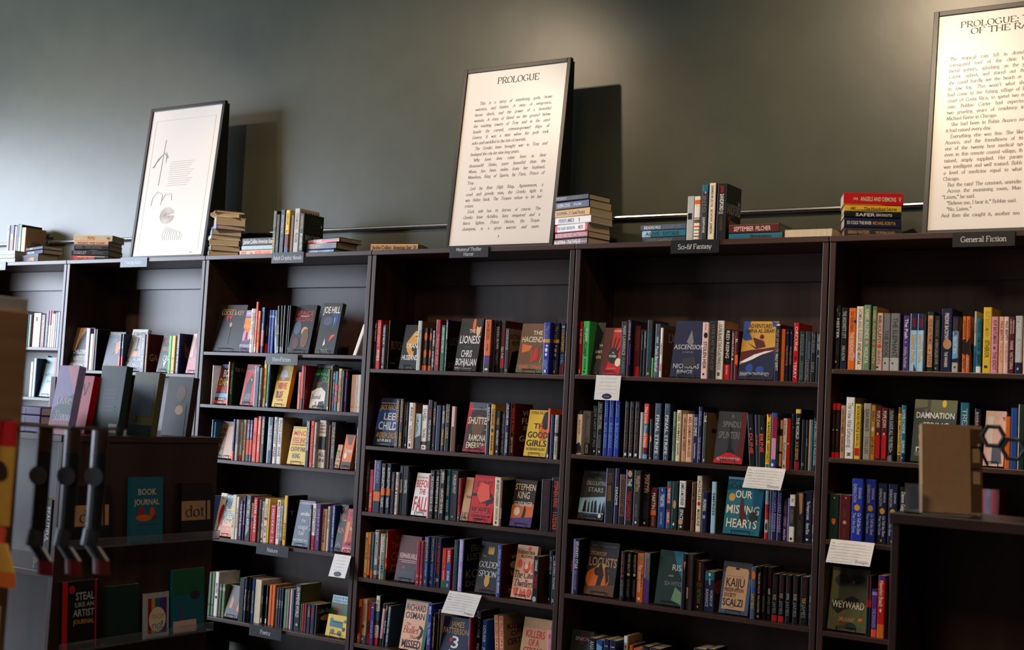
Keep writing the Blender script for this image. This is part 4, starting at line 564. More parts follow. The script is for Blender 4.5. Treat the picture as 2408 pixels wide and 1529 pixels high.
('S', 3.5817, 0.046, 0.0237, 0.2159, 0.15, 0.0, 'blk', 'gry THE LAST OF ALL@4-85;r wht 45 90 70 94', ''),
('S', 3.6068, 0.046, 0.025, 0.2348, 0.15, 0.0, 'blk', 'lgr BALLS TIPE STEEL@4-52;gry SCHWAB@62-86;r lgr 0 0 8 100;r wht 45 91 70 95', ''),
('S', 3.6379, 0.046, 0.0215, 0.2416, 0.15, 0.0, 'ryl', 'sky UPGRADE@5-30;sky BLAKE CROUCH@40-85', ''),
('S', 3.6622, 0.046, 0.0247, 0.2425, 0.15, 0.0, 'ryl', 'sky UPGRADE@5-30;sky BLAKE CROUCH@40-85', ''),
('S', 3.6924, 0.046, 0.0246, 0.2437, 0.15, 0.0, 'ryl', 'sky UPGRADE@5-30;sky BLAKE CROUCH@40-85', 'nvy'),
('S', 3.7393, 0.046, 0.0211, 0.2417, 0.15, 0.0, 'blk', 'brn THE BOOK EATERS@16-86;gry SUNYI@2-10;r wht 30 92 70 97', ''),
('S', 3.7636, 0.046, 0.021, 0.2426, 0.15, 0.0, 'blk', 'brn THE BOOK EATERS@16-86;gry SUNYI@2-10;r wht 30 92 70 97', ''),
('S', 3.7887, 0.046, 0.0233, 0.2436, 0.15, 0.0, 'blk', 'brn THE BOOK EATERS@16-86;gry SUNYI@2-10;r wht 30 92 70 97', ''),
('S', 3.8147, 0.046, 0.0141, 0.1976, 0.135, 0.0, 'lgr', '', ''),
('S', 3.8323, 0.046, 0.0218, 0.2353, 0.15, 0.0, 'crl', 'wht The Cover House Happy@5-80;r tea 0 36 100 54;r mrn 0 80 100 92;r sky 0 92 100 100', 'mrn'),
('S', 3.862, 0.046, 0.0164, 0.1711, 0.135, 0.0, 'blk', 'e gld 40 50 22 8;wht O@96-99', ''),
('S', 3.8837, 0.046, 0.0284, 0.2393, 0.15, 0.0, 'slt', 'wht FINAL STRIFE@20-90;lav SAARA@2-8;e lav 50 96 12 2', 'nvy'),
('S', 3.9291, 0.046, 0.0248, 0.2397, 0.15, 0.0, 'slt', 'wht FINAL STRIFE@20-90;lav SAARA@2-8;e lav 50 96 12 2', 'nvy'),
('S', 3.9707, 0.046, 0.0129, 0.2068, 0.135, 0.0, 'sag', 'dgr NEIL GAIMAN COLLECTION@30-80', ''),
('S', 3.9875, 0.046, 0.0193, 0.2146, 0.135, 0.0, 'cre', 'brn NEIL GAIMAN@6-60;gry SIGNAL@64-90', ''),
('S', 4.0146, 0.046, 0.0205, 0.1993, 0.135, 0.0, 'tan', 'brn NEIL GAIMAN@8-46;e brn 50 50 20 3;brn STARDUST@56-78', ''),
('S', 4.0356, 0.046, 0.0263, 0.2003, 0.135, 0.0, 'pch', 'brn NEIL GAIMAN@6-50;brn AMERICAN GODS@52-90', ''),
('S', 4.0631, 0.046, 0.0246, 0.2008, 0.135, 0.0, 'nvy', 'wht GOOD OMENS@6-46;wht Terry Pratchett Neil Gaiman@60-92', ''),
('S', 4.0885, 0.046, 0.0152, 0.2328, 0.15, 0.0, 'nvy', 'lav DELILAH@8-34;lav THE HOUSE OF@54-94;r lav 0 0 20 100', ''),
('S', 4.1087, 0.046, 0.0189, 0.2105, 0.135, 0.0, 'dgr', 'wht THE@6-20;olv ALIX HARROW@22-90;r wht 40 92 60 97', 'tan;dbr MA@30-40~30-90'),
('F', 4.1662, 0.035, 0.1276, 0.2163, 0.028, 11, 'dgr', 'gry A@4-12~46-54;gry SPINDLE@18-30~18-86;gry SPLINTERED@38-52~8-96;p mrn 80 0 100 0 100 100 60 100 80 80;p blk 42 28 52 34 48 40 56 70 70 80 40 82 44 70 46 40;p red 0 94 40 80 60 80 98 90 98 100 0 100;lgr ALIX E HARROW@88-95~10-90', ''),
('S', 4.323, 0.016, 0.0268, 0.2112, 0.135, -5.0, 'blk', 'cre FRANK@26-30;crl DUNE@36-76', ''),
('S', 4.3534, 0.016, 0.0131, 0.2103, 0.135, -4.0, 'dgr', 'crl DUNE@36-62;pur MESSIAH@66-84', ''),
('S', 4.3677, 0.016, 0.0278, 0.2098, 0.135, -3.0, 'blk', 'cre FRANK@24-28;crl DUNE@36-72;org DUNE@36-50', ''),
('S', 4.3993, 0.016, 0.0193, 0.215, 0.15, 0.0, 'yel', 'blk VANDER@14-50;brn HARRY DARCY@54-90;p crm 20 0 90 0 55 8;e tea 50 96 35 3', ''),
('S', 4.4209, 0.016, 0.0239, 0.2212, 0.15, 0.0, 'blu', 'wht FOLKLORN@18-58;r crm 20 8 100 46;r pnk 15 46 90 84;e wht 40 94 20 3', 'nvy'),
('S', 4.4463, 0.046, 0.0122, 0.1973, 0.135, 0.0, 'dbr', 'r tan 10 2 90 20;r tan 0 34 90 66;r tan 0 70 80 96', ''),
('S', 4.4595, 0.046, 0.0154, 0.2013, 0.135, 0.0, 'wht', 'gry Emily St John@4-34;gry Kingfisher@42-90;r pch 0 0 18 100;r mrn 35 92 65 98', ''),
('S', 4.4758, 0.046, 0.0149, 0.2009, 0.135, 0.0, 'red', 'e cre 40 50 20 2', ''),
('S', 4.4931, 0.046, 0.0132, 0.2218, 0.15, 0.0, 'blk', 'gry A@20-30', ''),
('S', 4.5093, 0.046, 0.0213, 0.2403, 0.15, 0.0, 'blk', 'wht THE WORLD@14-50;tan WE MAKE@24-52~10-40;gld N K JEMISIN@54-84;r yel 0 0 100 7;r crm 0 87 100 100', 'blk'),
('S', 4.5364, 0.046, 0.0161, 0.1993, 0.135, 0.0, 'blk', 'gld O@86-92', ''),
('S', 4.5536, 0.046, 0.0115, 0.199, 0.135, 0.0, 'blk', 'gry LUMI@30-60', ''),
('S', 4.5674, 0.046, 0.0073, 0.2008, 0.135, 0.0, 'tan', '', ''),
('S', 4.5752, 0.046, 0.0086, 0.2007, 0.135, 0.0, 'tea', '', ''),
('S', 4.5856, 0.046, 0.0137, 0.2083, 0.135, 0.0, 'blk', 'lgr CHILDREN OF PARADISE@6-90', '')]),
('E3',0.9866,[
('F', 3.533, 0.035, 0.1265, 0.2145, 0.028, 11, 'dgr', 'gry ROBINETTE KOWAL@2-6~30-98;gry THE@12-18~46-74;lgr CALCULATING@21-30~18-100;lgr STARS@34-44~28-88;p lbl 0 58 100 52 100 88 0 88;p blk 16 86 20 66 24 60 28 66 30 86;p blk 34 86 36 68 40 62 44 86;p blk 48 86 48 66 54 60 58 86;p blk 60 86 60 64 66 60 74 86;p blk 78 86 80 70 84 64 88 86;p blk 90 86 92 70 96 62 100 86;gry HUGO AWARD@91-94~10-60;e wht 86 92 6 4', ''),
('S', 3.6797, 0.016, 0.0422, 0.2333, 0.15, 0.0, 'blk', 'brn BABEL@8-28;p brn 20 32 60 30 70 60 20 60;r lav 0 0 8 100', ''),
('S', 3.724, 0.016, 0.0195, 0.2363, 0.15, 0.0, 'nvy', 'wht NAOMI@20-80;r lav 0 0 14 100', ''),
('S', 3.7456, 0.016, 0.0288, 0.2116, 0.135, 0.0, 'brn', 'dbr ARROWHEAD@10-60;dbr NOVIK@64-80;r blk 0 84 100 100', ''),
('S', 3.7762, 0.016, 0.0355, 0.2334, 0.15, 0.0, 'blk', 'red MARK LAWRENCE@40-92;e tan 50 7 28 6;wht THE@16-30;r lav 0 0 14 100', ''),
('S', 3.8136, 0.016, 0.0326, 0.2329, 0.15, 0.0, 'dgr', 'tan MARTIN@10-38;tan GEORGE@8-30~60-95;gry GAME THRONES@60-84;e wht 50 94 14 2', ''),
('S', 3.8467, 0.034, 0.0351, 0.2267, 0.15, 0.0, 'blk', 'tan MARTIN@4-38;tan GEORGE@2-36~60-95;dgr WARRIORS@54-86;e wht 45 94 12 2', ''),
('S', 3.8823, 0.042, 0.0309, 0.1627, 0.135, 0.0, 'mrn', 'cre MARTIN@12-54;r org 10 56 90 70;tan BLOOD FIRE@74-96', ''),
('S', 3.9169, 0.046, 0.0346, 0.1692, 0.135, 0.0, 'blu', 'wht MARTIN@18-48;lbl GEORGE RR@16-48~60-92;lbl GAME THRONES@62-92;r lgr 42 3 58 10', ''),
('S', 3.956, 0.046, 0.0215, 0.1967, 0.135, 0.0, 'tea', 'r red 15 8 75 92;wht THE HEART OF@14-46;r dgr 10 48 80 60;wht HARUKI@66-88', ''),
('S', 3.98, 0.046, 0.0275, 0.1973, 0.135, 0.0, 'dgn', 'e tan 50 48 25 9;e wht 45 90 14 3', ''),
('S', 4.0127, 0.046, 0.0296, 0.2031, 0.135, 0.0, 'wht', 'blk JAMES A MICHENER@4-50;r blk 0 54 100 100;wht SPACE@58-80;e tan 40 84 35 6;e wht 45 94 18 2', 'brn;dbr M@20-30~30-70'),
('S', 4.0695, 0.046, 0.0177, 0.2015, 0.135, 0.0, 'brn', 'dbr SALEM@4-30;dbr MACHINE@34-78', ''),
('S', 4.0928, 0.046, 0.0226, 0.2298, 0.15, 0.0, 'cre', 'dgr ACHILLES@8-44;e red 50 50 30 4;brn MADELINE@60-90', 'tan;brn JA@8-18~50-90'),
('S', 4.1184, 0.046, 0.0233, 0.1649, 0.135, 0.0, 'nvy', 'wht MONING@18-48;lav KAREN@16-46~60-92;e lav 50 62 25 5', ''),
('S', 4.1599, 0.046, 0.0204, 0.2105, 0.135, 0.0, 'lbl', 'dgr EMPRESS@20-68', 'olv'),
('F', 4.2196, 0.035, 0.1569, 0.2334, 0.028, 11, 'tea', 'lbl .@0-1;blkR Celeste Ng@10-20~10-98;r lbl 0 0 50 4;cre OUR@22-36~24-70;e gld 16 36 9 7;cre MISSING@48-64~3-96;p mrn 40 40 44 34 60 70 50 80 42 74;cre HEARTS@72-88~6-92;e dgr 78 68 12 9', ''),
('S', 4.4066, 0.016, 0.0153, 0.1935, 0.135, 0.0, 'lgr', 'r red 0 28 100 60;r red 0 86 100 100;e dgr 50 74 30 8', ''),
('S', 4.4247, 0.016, 0.0112, 0.2016, 0.135, 0.0, 'slt', 'sag FATHER@50-80', ''),
('S', 4.4369, 0.016, 0.0201, 0.2014, 0.135, 0.0, 'nvy', 'lav RICHARD POWERS@6-84;r lav 0 0 16 100', ''),
('S', 4.4593, 0.016, 0.019, 0.1998, 0.135, 0.0, 'nvy', 'lav RICHARD POWERS@6-84;r lav 0 0 16 100', ''),
('S', 4.4791, 0.026, 0.0185, 0.168, 0.135, 0.0, 'pur', 'lgr THE QUEEN OF THE DAMNED@6-66;wht Anne Rice@72-98', ''),
('S', 4.4986, 0.026, 0.006, 0.1695, 0.135, 0.0, 'lav', '', ''),
('S', 4.5053, 0.026, 0.0219, 0.1844, 0.135, 0.0, 'wht', 'gry PIRA@8-16;r dgr 0 24 100 68;gry ROBBINS@32-60;e blk 45 94 22 3', 'tan'),
('S', 4.5277, 0.04, 0.031, 0.1952, 0.135, 0.0, 'dgr', 'p tan 30 2 80 2 80 40 50 46;olv ANNE TREBLE@56-90', ''),
('S', 4.561, 0.046, 0.0292, 0.2036, 0.135, 0.0, 'nvy', 'wht The Vampire Lestat@20-56;wht Anne Rice@62-84;e wht 45 94 18 2', ''),
('S', 4.5924, 0.046, 0.0107, 0.206, 0.135, 0.0, 'mrn', 'lgr INTERVIEW@6-54;wht ANNE@62-84;e wht 50 94 20 2', '')]),
('E4',0.6653,[
('S', 3.5105, 0.016, 0.006, 0.2273, 0.15, 0.0, 'blk', '', ''),
('S', 3.517, 0.016, 0.006, 0.2283, 0.15, 0.0, 'blk', 'e lgr 50 47 8 1', ''),
('S', 3.5235, 0.016, 0.0078, 0.2299, 0.15, 0.0, 'blk', 'r red 40 37 90 58;e lgr 30 47 8 1', ''),
('S', 3.533, 0.016, 0.0313, 0.2375, 0.15, 0.0, 'nvy', 'wht FEVERED STAR@4-54;r lav 0 0 28 100;lav REBECCA ROANHORSE@56-92', 'blk'),
('F', 3.5826, 0.035, 0.1454, 0.2297, 0.028, 11, 'dgr', 'gry REBECCA ROANHORSE@6-10~8-92;tan STORM OF@18-26~6-60;tan LOCUSTS@28-46~4-100;e gld 50 58 24 18;e org 40 70 40 22;p dbr 40 44 48 40 60 62 52 84 36 84 42 62;e dbr 36 56 10 8;p dbr 60 48 68 44 78 70 70 80;p brn 0 86 100 78 100 100 0 100', ''),
('S', 3.7686, 0.016, 0.0206, 0.2085, 0.135, 0.0, 'blk', 'crm ELECTRIC IDOL@6-44;e crm 50 50 30 3;gry KATEE ROBERT@58-92', ''),
('S', 3.7901, 0.028, 0.0213, 0.2076, 0.135, 0.0, 'blk', 'lgr WICKED BEAUTY@4-42;e cre 50 46 30 3;gry KATEE ROBERT@56-92', ''),
('S', 3.812, 0.042, 0.0194, 0.2055, 0.135, 0.0, 'blk', 'lgr WICKED BEAUTY@4-42;e cre 50 46 30 3;gry KATEE ROBERT@56-92', ''),
('S', 3.8322, 0.044, 0.0325, 0.2039, 0.135, 0.0, 'org', 'cre Kim Stanley Robinson@24-80;dbr The Ministry@22-74~58-90;e sag 50 11 26 4;e wht 45 93 18 3', ''),
('S', 3.8671, 0.046, 0.0242, 0.2097, 0.135, 0.0, 'gry', 'slt SHADES@10-60;r lav 0 0 18 100;p pur 0 50 100 56 100 100 0 100', 'dgn'),
('F', 3.9242, 0.035, 0.1245, 0.2257, 0.028, 11, 'dgn', 'p tea 50 0 100 0 100 60 70 30;lgr RISE@24-36~50-102;tan AND@44-48~40-60;gry SEA WITCH@56-64~28-102;p sag 70 66 98 76 98 98 60 90', ''),
('S', 4.0533, 0.016, 0.0197, 0.2262, 0.15, 0.0, 'blk', 'p org 40 14 90 14 60 30', ''),
('S', 4.0735, 0.024, 0.0271, 0.2275, 0.15, 0.0, 'dgr', 'mrn THE CHURCH@8-50;mrn SONG@56-84;r lpk 10 60 30 80', ''),
('S', 4.1017, 0.046, 0.0388, 0.2016, 0.135, 0.0, 'dbr', 'tan BRANDON SANDERSON@3-40;e brn 50 48 30 6;sag MISTBORN@56-86;e cre 40 93 10 2', 'dbr'),
('S', 4.1459, 0.046, 0.0416, 0.1642, 0.135, 0.0, 'tea', 'p nvy 0 24 100 20 100 100 0 100;wht BRANDON@18-34~10-95;lgr RADIANCE@44-88~8-50;lgr WORDS OF@46-86~55-95;e cre 50 8 12 4', 'brn;e org 40 40 40 18'),
('F', 4.2158, 0.035, 0.1257, 0.2095, 0.028, 11, 'slt', 'p dgr 0 0 100 0 100 30 0 20;p tan 10 14 16 10 86 12 90 18 88 92 8 92;gry JOHN SCALZI NEW YORK@27-29~18-78;dbr KAIJU@30-48~14-80;dbr PRESERVATION@50-58~12-78;dbr SOCIETY@60-68~12-54;slt .@60-68;nvy SCALZI@70-85~10-80;dbr A NOVEL@87-88~25-60;e dbr 50 13 7 2', ''),
('S', 4.3596, 0.016, 0.0194, 0.206, 0.135, 0.0, 'slt', 'e org 50 16 40 8;r blu 0 40 100 48;gld JAMES@52-80', ''),
('S', 4.3799, 0.03, 0.0158, 0.2107, 0.135, 0.0, 'blk', 'lpk TRADER PACK TRUCKSTER@12-88;wht OB@92-97', ''),
('S', 4.3962, 0.044, 0.0162, 0.2085, 0.135, 0.0, 'blk', 'mrn SANDMAN@16-42;gry VERONICA@54-86;mrn M@92-96', ''),
('S', 4.4163, 0.046, 0.0183, 0.2084, 0.135, 0.0, 'blk', 'mrn SANDMAN@6-36;wht GHOSTS@40-52;gry JAMES CORY@56-88', ''),
('S', 4.4379, 0.046, 0.0233, 0.1854, 0.135, 0.0, 'blk', 'mrn DRACULA@8-40;tan RISE@44-56;gry JAMES@60-84;r red 0 88 100 100', ''),
('S', 4.4666, 0.046, 0.022, 0.1853, 0.135, 0.0, 'blk', 'mrn DRACULA@8-38;tan RISE@40-50;gry JAMES@56-84;r red 0 88 100 100', ''),
('S', 4.4944, 0.046, 0.0208, 0.1862, 0.135, 0.0, 'blk', 'mrn DRACULA@8-36;lgr CAPTIVE@38-52;gry JAMES@56-86;mrn V@92-96', ''),
('S', 4.5244, 0.046, 0.0218, 0.1874, 0.135, 0.0, 'blk', 'mrn DRACULA@8-36;tan RISE@38-52;gry JAMES@56-86;mrn V@92-96', ''),
('S', 4.5549, 0.046, 0.0305, 0.1875, 0.135, 0.0, 'blk', 'mrn DRACULA@8-42;gld TIDE@44-56;gry JAMES@58-86;mrn V@92-96', ''),
('S', 4.5899, 0.046, 0.0165, 0.1882, 0.135, 0.0, 'blk', 'mrn DRACULA@8-36;lgr RAGE@38-52;gry JAMES@56-86;mrn V@94-97', '')]),
('E5',0.3553,[
('F', 3.5178, 0.043, 0.1079, 0.1479, 0.028, 11, 'dgr', 'lgr SNOW@18-30~18-98;p crm 66 8 72 8 56 40 50 40', ''),
('S', 3.627, 0.016, 0.0382, 0.1335, 0.135, 0.0, 'blk', 'lgr ANATHEM@8-70', ''),
('S', 3.6673, 0.016, 0.0324, 0.1301, 0.135, 0.0, 'blu', 'p sky 10 10 90 20 80 60 20 50', ''),
('S', 3.7032, 0.016, 0.0274, 0.1381, 0.135, 0.0, 'nvy', 'lgr I@16-24', ''),
('S', 3.7327, 0.016, 0.032, 0.1377, 0.135, 0.0, 'nvy', 'lgr I@16-24', 'nvy;tan OL@30-50'),
('S', 3.7843, 0.046, 0.0186, 0.1606, 0.135, 0.0, 'wht', 'gry MOON@24-60', 'tan'),
('S', 3.8114, 0.046, 0.0168, 0.1258, 0.135, 0.0, 'org', '', 'mrn'),
('S', 3.8316, 0.046, 0.0385, 0.1159, 0.135, 0.0, 'crl', '', ''),
('S', 3.8717, 0.046, 0.0332, 0.1299, 0.135, 0.0, 'blk', 'lgr DUNE@10-60', ''),
('S', 3.9059, 0.046, 0.0501, 0.1274, 0.135, 0.0, 'dgr', 'gry LENOX@8-60', ''),
('S', 4.1083, 0.046, 0.0531, 0.1547, 0.135, 0.0, 'dgr', '', ''),
('S', 4.1629, 0.046, 0.036, 0.161, 0.135, 0.0, 'nvy', '', '')]),
('F1',1.6745,[
('S', 4.6705, 0.016, 0.0195, 0.2515, 0.15, 0.0, 'blk', 'wht HESTER@20-52;dgr LAURIE@58-78;p olv 10 6 40 4 30 14;p olv 60 12 90 10 80 20;r lgr 20 87 40 90', ''),
('S', 4.6927, 0.016, 0.0262, 0.2426, 0.15, 0.0, 'blk', "lgr THE ARSONISTS' CITY@6-50;lgr HALA ALYAN@62-86;r nvy 0 89 100 100", ''),
('S', 4.7229, 0.016, 0.0291, 0.2404, 0.15, 0.0, 'org', 'blkH Sara Nisha Adams@5-38;cre THE READING LIST@40-86;e nvy 85 22 14 3;e pnk 80 78 20 5', ''),
('S', 4.7547, 0.016, 0.0259, 0.247, 0.15, 0.0, 'cre', 'gry HOMELAND ELEGIES@4-56;blk AYAD AKHTAR@58-92;r wht 0 0 25 100', ''),
('S', 4.7823, 0.016, 0.0266, 0.2524, 0.15, 0.0, 'sag', 'cre ISABEL ALLENDE@6-52;e pnk 55 58 24 3;cre VIOLETA@64-90', 'dbr'),
('S', 4.8094, 0.032, 0.0188, 0.2485, 0.15, 0.0, 'sag', 'cre ISABEL ALLENDE@6-52;e pnk 55 58 24 3;cre VIOLETA@64-90', 'gld'),
('S', 4.8289, 0.034, 0.0225, 0.2226, 0.15, 0.0, 'lpk', 'blk BIBLIOLEPSY@4-54;e crl 50 58 36 4;gry GINA APOSTOL@64-90;r blk 10 93 45 96', ''),
('S', 4.8523, 0.038, 0.0271, 0.222, 0.15, 0.0, 'gry', 'dgr THE BOOK@30-76;r blk 0 76 100 77;r lgr 0 77 100 100;e dgr 40 87 10 2', ''),
('S', 4.8803, 0.04, 0.0353, 0.2222, 0.15, 0.0, 'gry', 'dgr THE ELEPHANT@8-76;r blk 0 76 100 77;r lgr 0 77 100 100;e dgr 30 87 8 2', ''),
('S', 4.9276, 0.046, 0.0233, 0.2142, 0.135, 0.0, 'pur', 'wht The Push@6-42;e lav 45 48 14 2;lgr Ashley Audrain@56-94', ''),
('S', 4.9545, 0.046, 0.0259, 0.2218, 0.15, 0.0, 'lbl', 'r nvy 0 0 100 29;crm DAVID@8-24;gld SERENE FINAL@36-86;r lbl 0 0 10 100;p nvy 60 86 100 100 60 100', ''),
('S', 4.9819, 0.046, 0.0237, 0.2214, 0.15, 0.0, 'lbl', 'r nvy 0 0 100 29;crm DAVID@8-24;gld SERENE FINAL@36-86;r lbl 0 0 10 100', ''),
('S', 5.0061, 0.016, 0.0074, 0.2191, 0.15, 0.0, 'lbl', 'r nvy 0 0 100 29;crm DAVID@8-24;gld SERENE FINAL@36-86', ''),
('S', 5.0182, 0.046, 0.0245, 0.2283, 0.15, 0.0, 'dgn', 'r pch 8 6 82 92;brn HOUSE AND PROMISE@12-54;e brn 45 64 10 2;gry JANE@70-90', ''),
('S', 5.0444, 0.046, 0.0211, 0.2135, 0.135, 0.0, 'dgr', 'lgr A MAN CALLED OVE@42-86;gry FREDRIK@8-38;r lgr 30 92 55 95', ''),
('S', 5.07, 0.046, 0.0406, 0.2411, 0.15, 0.0, 'nvy', 'wht FREDRIK BACKMAN@7-50;e tan 58 56 38 8;wht THE WINNERS@68-92', ''),
('S', 5.1122, 0.046, 0.0228, 0.2106, 0.135, 0.0, 'sky', 'r nvy 0 0 100 26;brn FREDRIK@4-34;wht BACKMAN@36-66;p nvy 0 76 100 74 100 82 0 82;r lgr 0 82 100 100;r dgr 35 89 60 92', ''),
('S', 5.1491, 0.046, 0.0125, 0.2117, 0.135, 0.0, 'org', 'brn ANXIOUS@5-40;p blk 0 42 100 40 100 70 0 66;brn PEOPLE@74-92', ''),
('S', 5.1625, 0.046, 0.0139, 0.2118, 0.135, 0.0, 'org', 'brn ANXIOUS@5-40;p blk 0 48 100 36 100 70 0 66;lgr PEOPLE@74-92', 'org;e dbr 70 30 30 18;p dbr 10 50 100 40 100 100 40 100'),
('S', 5.191, 0.046, 0.008, 0.2306, 0.15, 0.0, 'lgr', 'red COLSON@16-38;p tea 0 56 100 56 100 100 0 100;nvy TESSA BAILEY@66-94', ''),
('S', 5.1999, 0.044, 0.0179, 0.2044, 0.135, 0.0, 'tea', 'dgn THE DAYS OF@4-26;dgn SOME OTHER@34-60;blk JENNY@66-84;r wht 0 88 100 100', ''),
('S', 5.2227, 0.046, 0.0303, 0.2457, 0.15, 0.0, 'yel', 'gld ELIF BATUMAN@6-44;brn EITHER/OR@50-76;r dgr 22 88 58 92', 'yel;r gld 10 6 60 8'),
('S', 5.2539, 0.044, 0.0232, 0.2109, 0.135, 0.0, 'pnk', 'brn ELIF BATUMAN@6-48;brn THE IDIOT@62-94;e brn 45 55 16 3', ''),
('S', 5.279, 0.046, 0.018, 0.2111, 0.135, 0.0, 'pch', 'brn PAUL BEATTY@8-42;tan THE SELLOUT@46-80', ''),
('S', 5.2979, 0.044, 0.0164, 0.211, 0.135, 0.0, 'lpk', 'dgr PAUL BEATTY@8-42;tan THE SELLOUT@46-80', ''),
('S', 5.315, 0.046, 0.0202, 0.2106, 0.135, 0.0, 'mrn', 'lpk LIBRARIAN@4-30~10-48;lpk PERSONAL@6-30~55-92;lpk MARIE@42-58;lpk VICTORIA@62-92', ''),
('S', 5.3375, 0.046, 0.0247, 0.2144, 0.135, 0.0, 'lgr', 'wht MAD HONEY@8-40;wht PICOULT BOYLAN@44-80;r nvy 0 80 100 100;r lgr 30 89 55 93', ''),
('S', 5.3651, 0.046, 0.0221, 0.2114, 0.135, 0.0, 'pch', 'brn NOVEL@20-80', '')]),
('F2',1.3288,[
('S', 4.6705, 0.016, 0.0122, 0.2113, 0.135, 0.0, 'blk', 'r red 0 0 100 12;mrn ANNA KARENINA@18-80;r red 0 90 100 100;r lgr 20 48 60 50', ''),
('S', 4.6836, 0.016, 0.0175, 0.2116, 0.135, 0.0, 'blk', 'r red 0 0 100 12;mrn ANNA KARENINA@18-80;r red 0 90 100 100;r lgr 20 48 60 50', ''),
('S', 4.704, 0.016, 0.017, 0.2046, 0.135, 0.0, 'tan', 'dbr LAND OF BIG NUMBERS@6-54;mrn TE-PING CHEN@58-88', ''),
('S', 4.7237, 0.016, 0.0336, 0.2375, 0.15, 0.0, 'wht', 'blkH The View Was Exhausting@8-82;gry M@90-96', 'gry'),
('S', 4.7608, 0.016, 0.0227, 0.213, 0.135, 0.0, 'yel', 'blk BOOKISH PEOPLE@4-52;brn SUSAN COLL@54-78;r red 10 80 85 94', 'blk'),
('S', 4.7853, 0.046, 0.0268, 0.2171, 0.15, 0.0, 'lgr', 'slt ELENA FERRANTE@10-50;gry LYING LIFE@60-90;r wht 0 0 18 100', ''),
('S', 4.8136, 0.046, 0.0165, 0.21, 0.135, 0.0, 'gld', 'dgr BIRD@10-30;e wht 50 44 30 4;brn JUDY MOLLY@58-90', ''),
('S', 4.8305, 0.046, 0.0237, 0.2021, 0.135, 0.0, 'mrn', 'cre POPE JOAN@6-38;e pch 45 50 14 3;r red 10 52 80 96', ''),
('S', 4.8547, 0.046, 0.0242, 0.2027, 0.135, 0.0, 'mrn', 'cre POPE JOAN@6-38;e pch 45 50 14 3;r red 10 52 80 96', ''),
('S', 4.8812, 0.046, 0.0243, 0.2017, 0.135, 0.0, 'blk', 'lgr OLIVIA DADE ALL THE FEELS@4-80;e pnk 45 82 12 2;p gry 0 92 60 88 70 100 0 100', ''),
('S', 4.9183, 0.046, 0.0131, 0.2075, 0.135, 0.0, 'yel', 'r brn 0 0 100 12;dbr THE TUMBLE PUZZLE CLUB@14-86;r brn 0 88 100 100', ''),
('S', 4.9323, 0.046, 0.0167, 0.2155, 0.15, 0.0, 'tea', 'wht LOVELY HOME@8-50;wht QUINN LIE@62-84;r sky 0 0 16 100;r nvy 0 86 100 100;r lgr 20 92 45 94', 'dgn'),
('F', 4.972, 0.035, 0.1583, 0.2397, 0.028, 11, 'dgn', 'p olv 0 0 100 0 100 20 60 30 30 12 0 16;e yel 70 6 5 6;e olv 34 18 10 4;r dgr 30 0 38 60;wht DAMNATION@20-30~5-96;wht SPRING@36-46~22-84;p org 14 58 24 56 26 68 18 70;red A NOVEL@72-74~14-40;wht DAVIDSON@76-86~10-96;e olv 16 88 8 4', ''),
('S', 5.1567, 0.016, 0.0313, 0.2335, 0.15, 0.0, 'tea', 'whtR TREMBLING@6-90', 'dgn'),
('S', 5.2019, 0.046, 0.0172, 0.2148, 0.135, 0.0, 'nvy', 'wht BARBARA@6-40;r lav 0 0 16 100', ''),
('F', 5.2358, 0.035, 0.0719, 0.2062, 0.028, 11, 'lpk', 'r wht 10 10 40 60;blk t@8-16~84-98;p slt 40 60 80 60 90 95 40 95', ''),
('S', 5.3164, 0.016, 0.0185, 0.1897, 0.135, 0.0, 'org', '', ''),
('S', 5.3355, 0.016, 0.0239, 0.2212, 0.15, 0.0, 'blu', '', ''),
('S', 5.3612, 0.016, 0.0225, 0.2352, 0.15, 0.0, 'dgn', 'r cre 0 0 14 100', '')]),
('F3',1.0122,[
('S', 4.6705, 0.016, 0.0381, 0.1746, 0.135, 0.0, 'dgn', 'e gld 50 8 8 2;p org 30 54 70 54 70 62 50 68 30 62;dgr I@90-96', ''),
('S', 4.7102, 0.016, 0.0454, 0.1745, 0.135, 0.0, 'mrn', 'e tan 55 6 8 2;brn DIANA@30-50;e tan 50 60 16 4;brn VOYAGER@74-96', ''),
('S', 4.7578, 0.016, 0.0441, 0.2413, 0.15, 0.0, 'ryl', 'lgr DIANA@14-32~55-90;lgr GABALDON@8-38~10-50;e gld 50 46 26 5;whtI Go Tell the Bees@54-88~50-92;lbl That I Am Gone@54-86~10-48', 'nvy'),
('S', 4.8025, 0.046, 0.0395, 0.2409, 0.15, 0.0, 'ryl', 'lgr DIANA@14-32~55-90;lgr GABALDON@8-38~10-50;e gld 50 46 26 5;whtI Go Tell the Bees@54-88~50-92;lbl That I Am Gone@54-86~10-48', 'nvy'),
('S', 4.8506, 0.046, 0.0349, 0.2284, 0.15, 0.0, 'nvy', 'lgr DIANA@14-32~55-90;lgr GABALDON@8-38~10-50;e gld 50 46 28 5;whtI Go Tell the Bees@54-88~50-92;lbl That I Am Gone@54-86~10-48;r gld 40 93 55 97', ''),
('S', 4.8897, 0.046, 0.0365, 0.2281, 0.15, 0.0, 'nvy', 'lgr DIANA@14-32~55-90;lgr GABALDON@8-38~10-50;e gld 50 46 28 5;whtI Go Tell the Bees@54-88~50-92;lbl That I Am Gone@54-86~10-48;r gld 40 93 55 97', ''),
('S', 4.9346, 0.046, 0.0252, 0.2209, 0.15, 0.0, 'blk', 'wht Damon Galgut@8-46;gry PROMISE@56-90', ''),
('S', 5.1958, 0.046, 0.0253, 0.2239, 0.15, 0.0, 'lgr', '', ''),
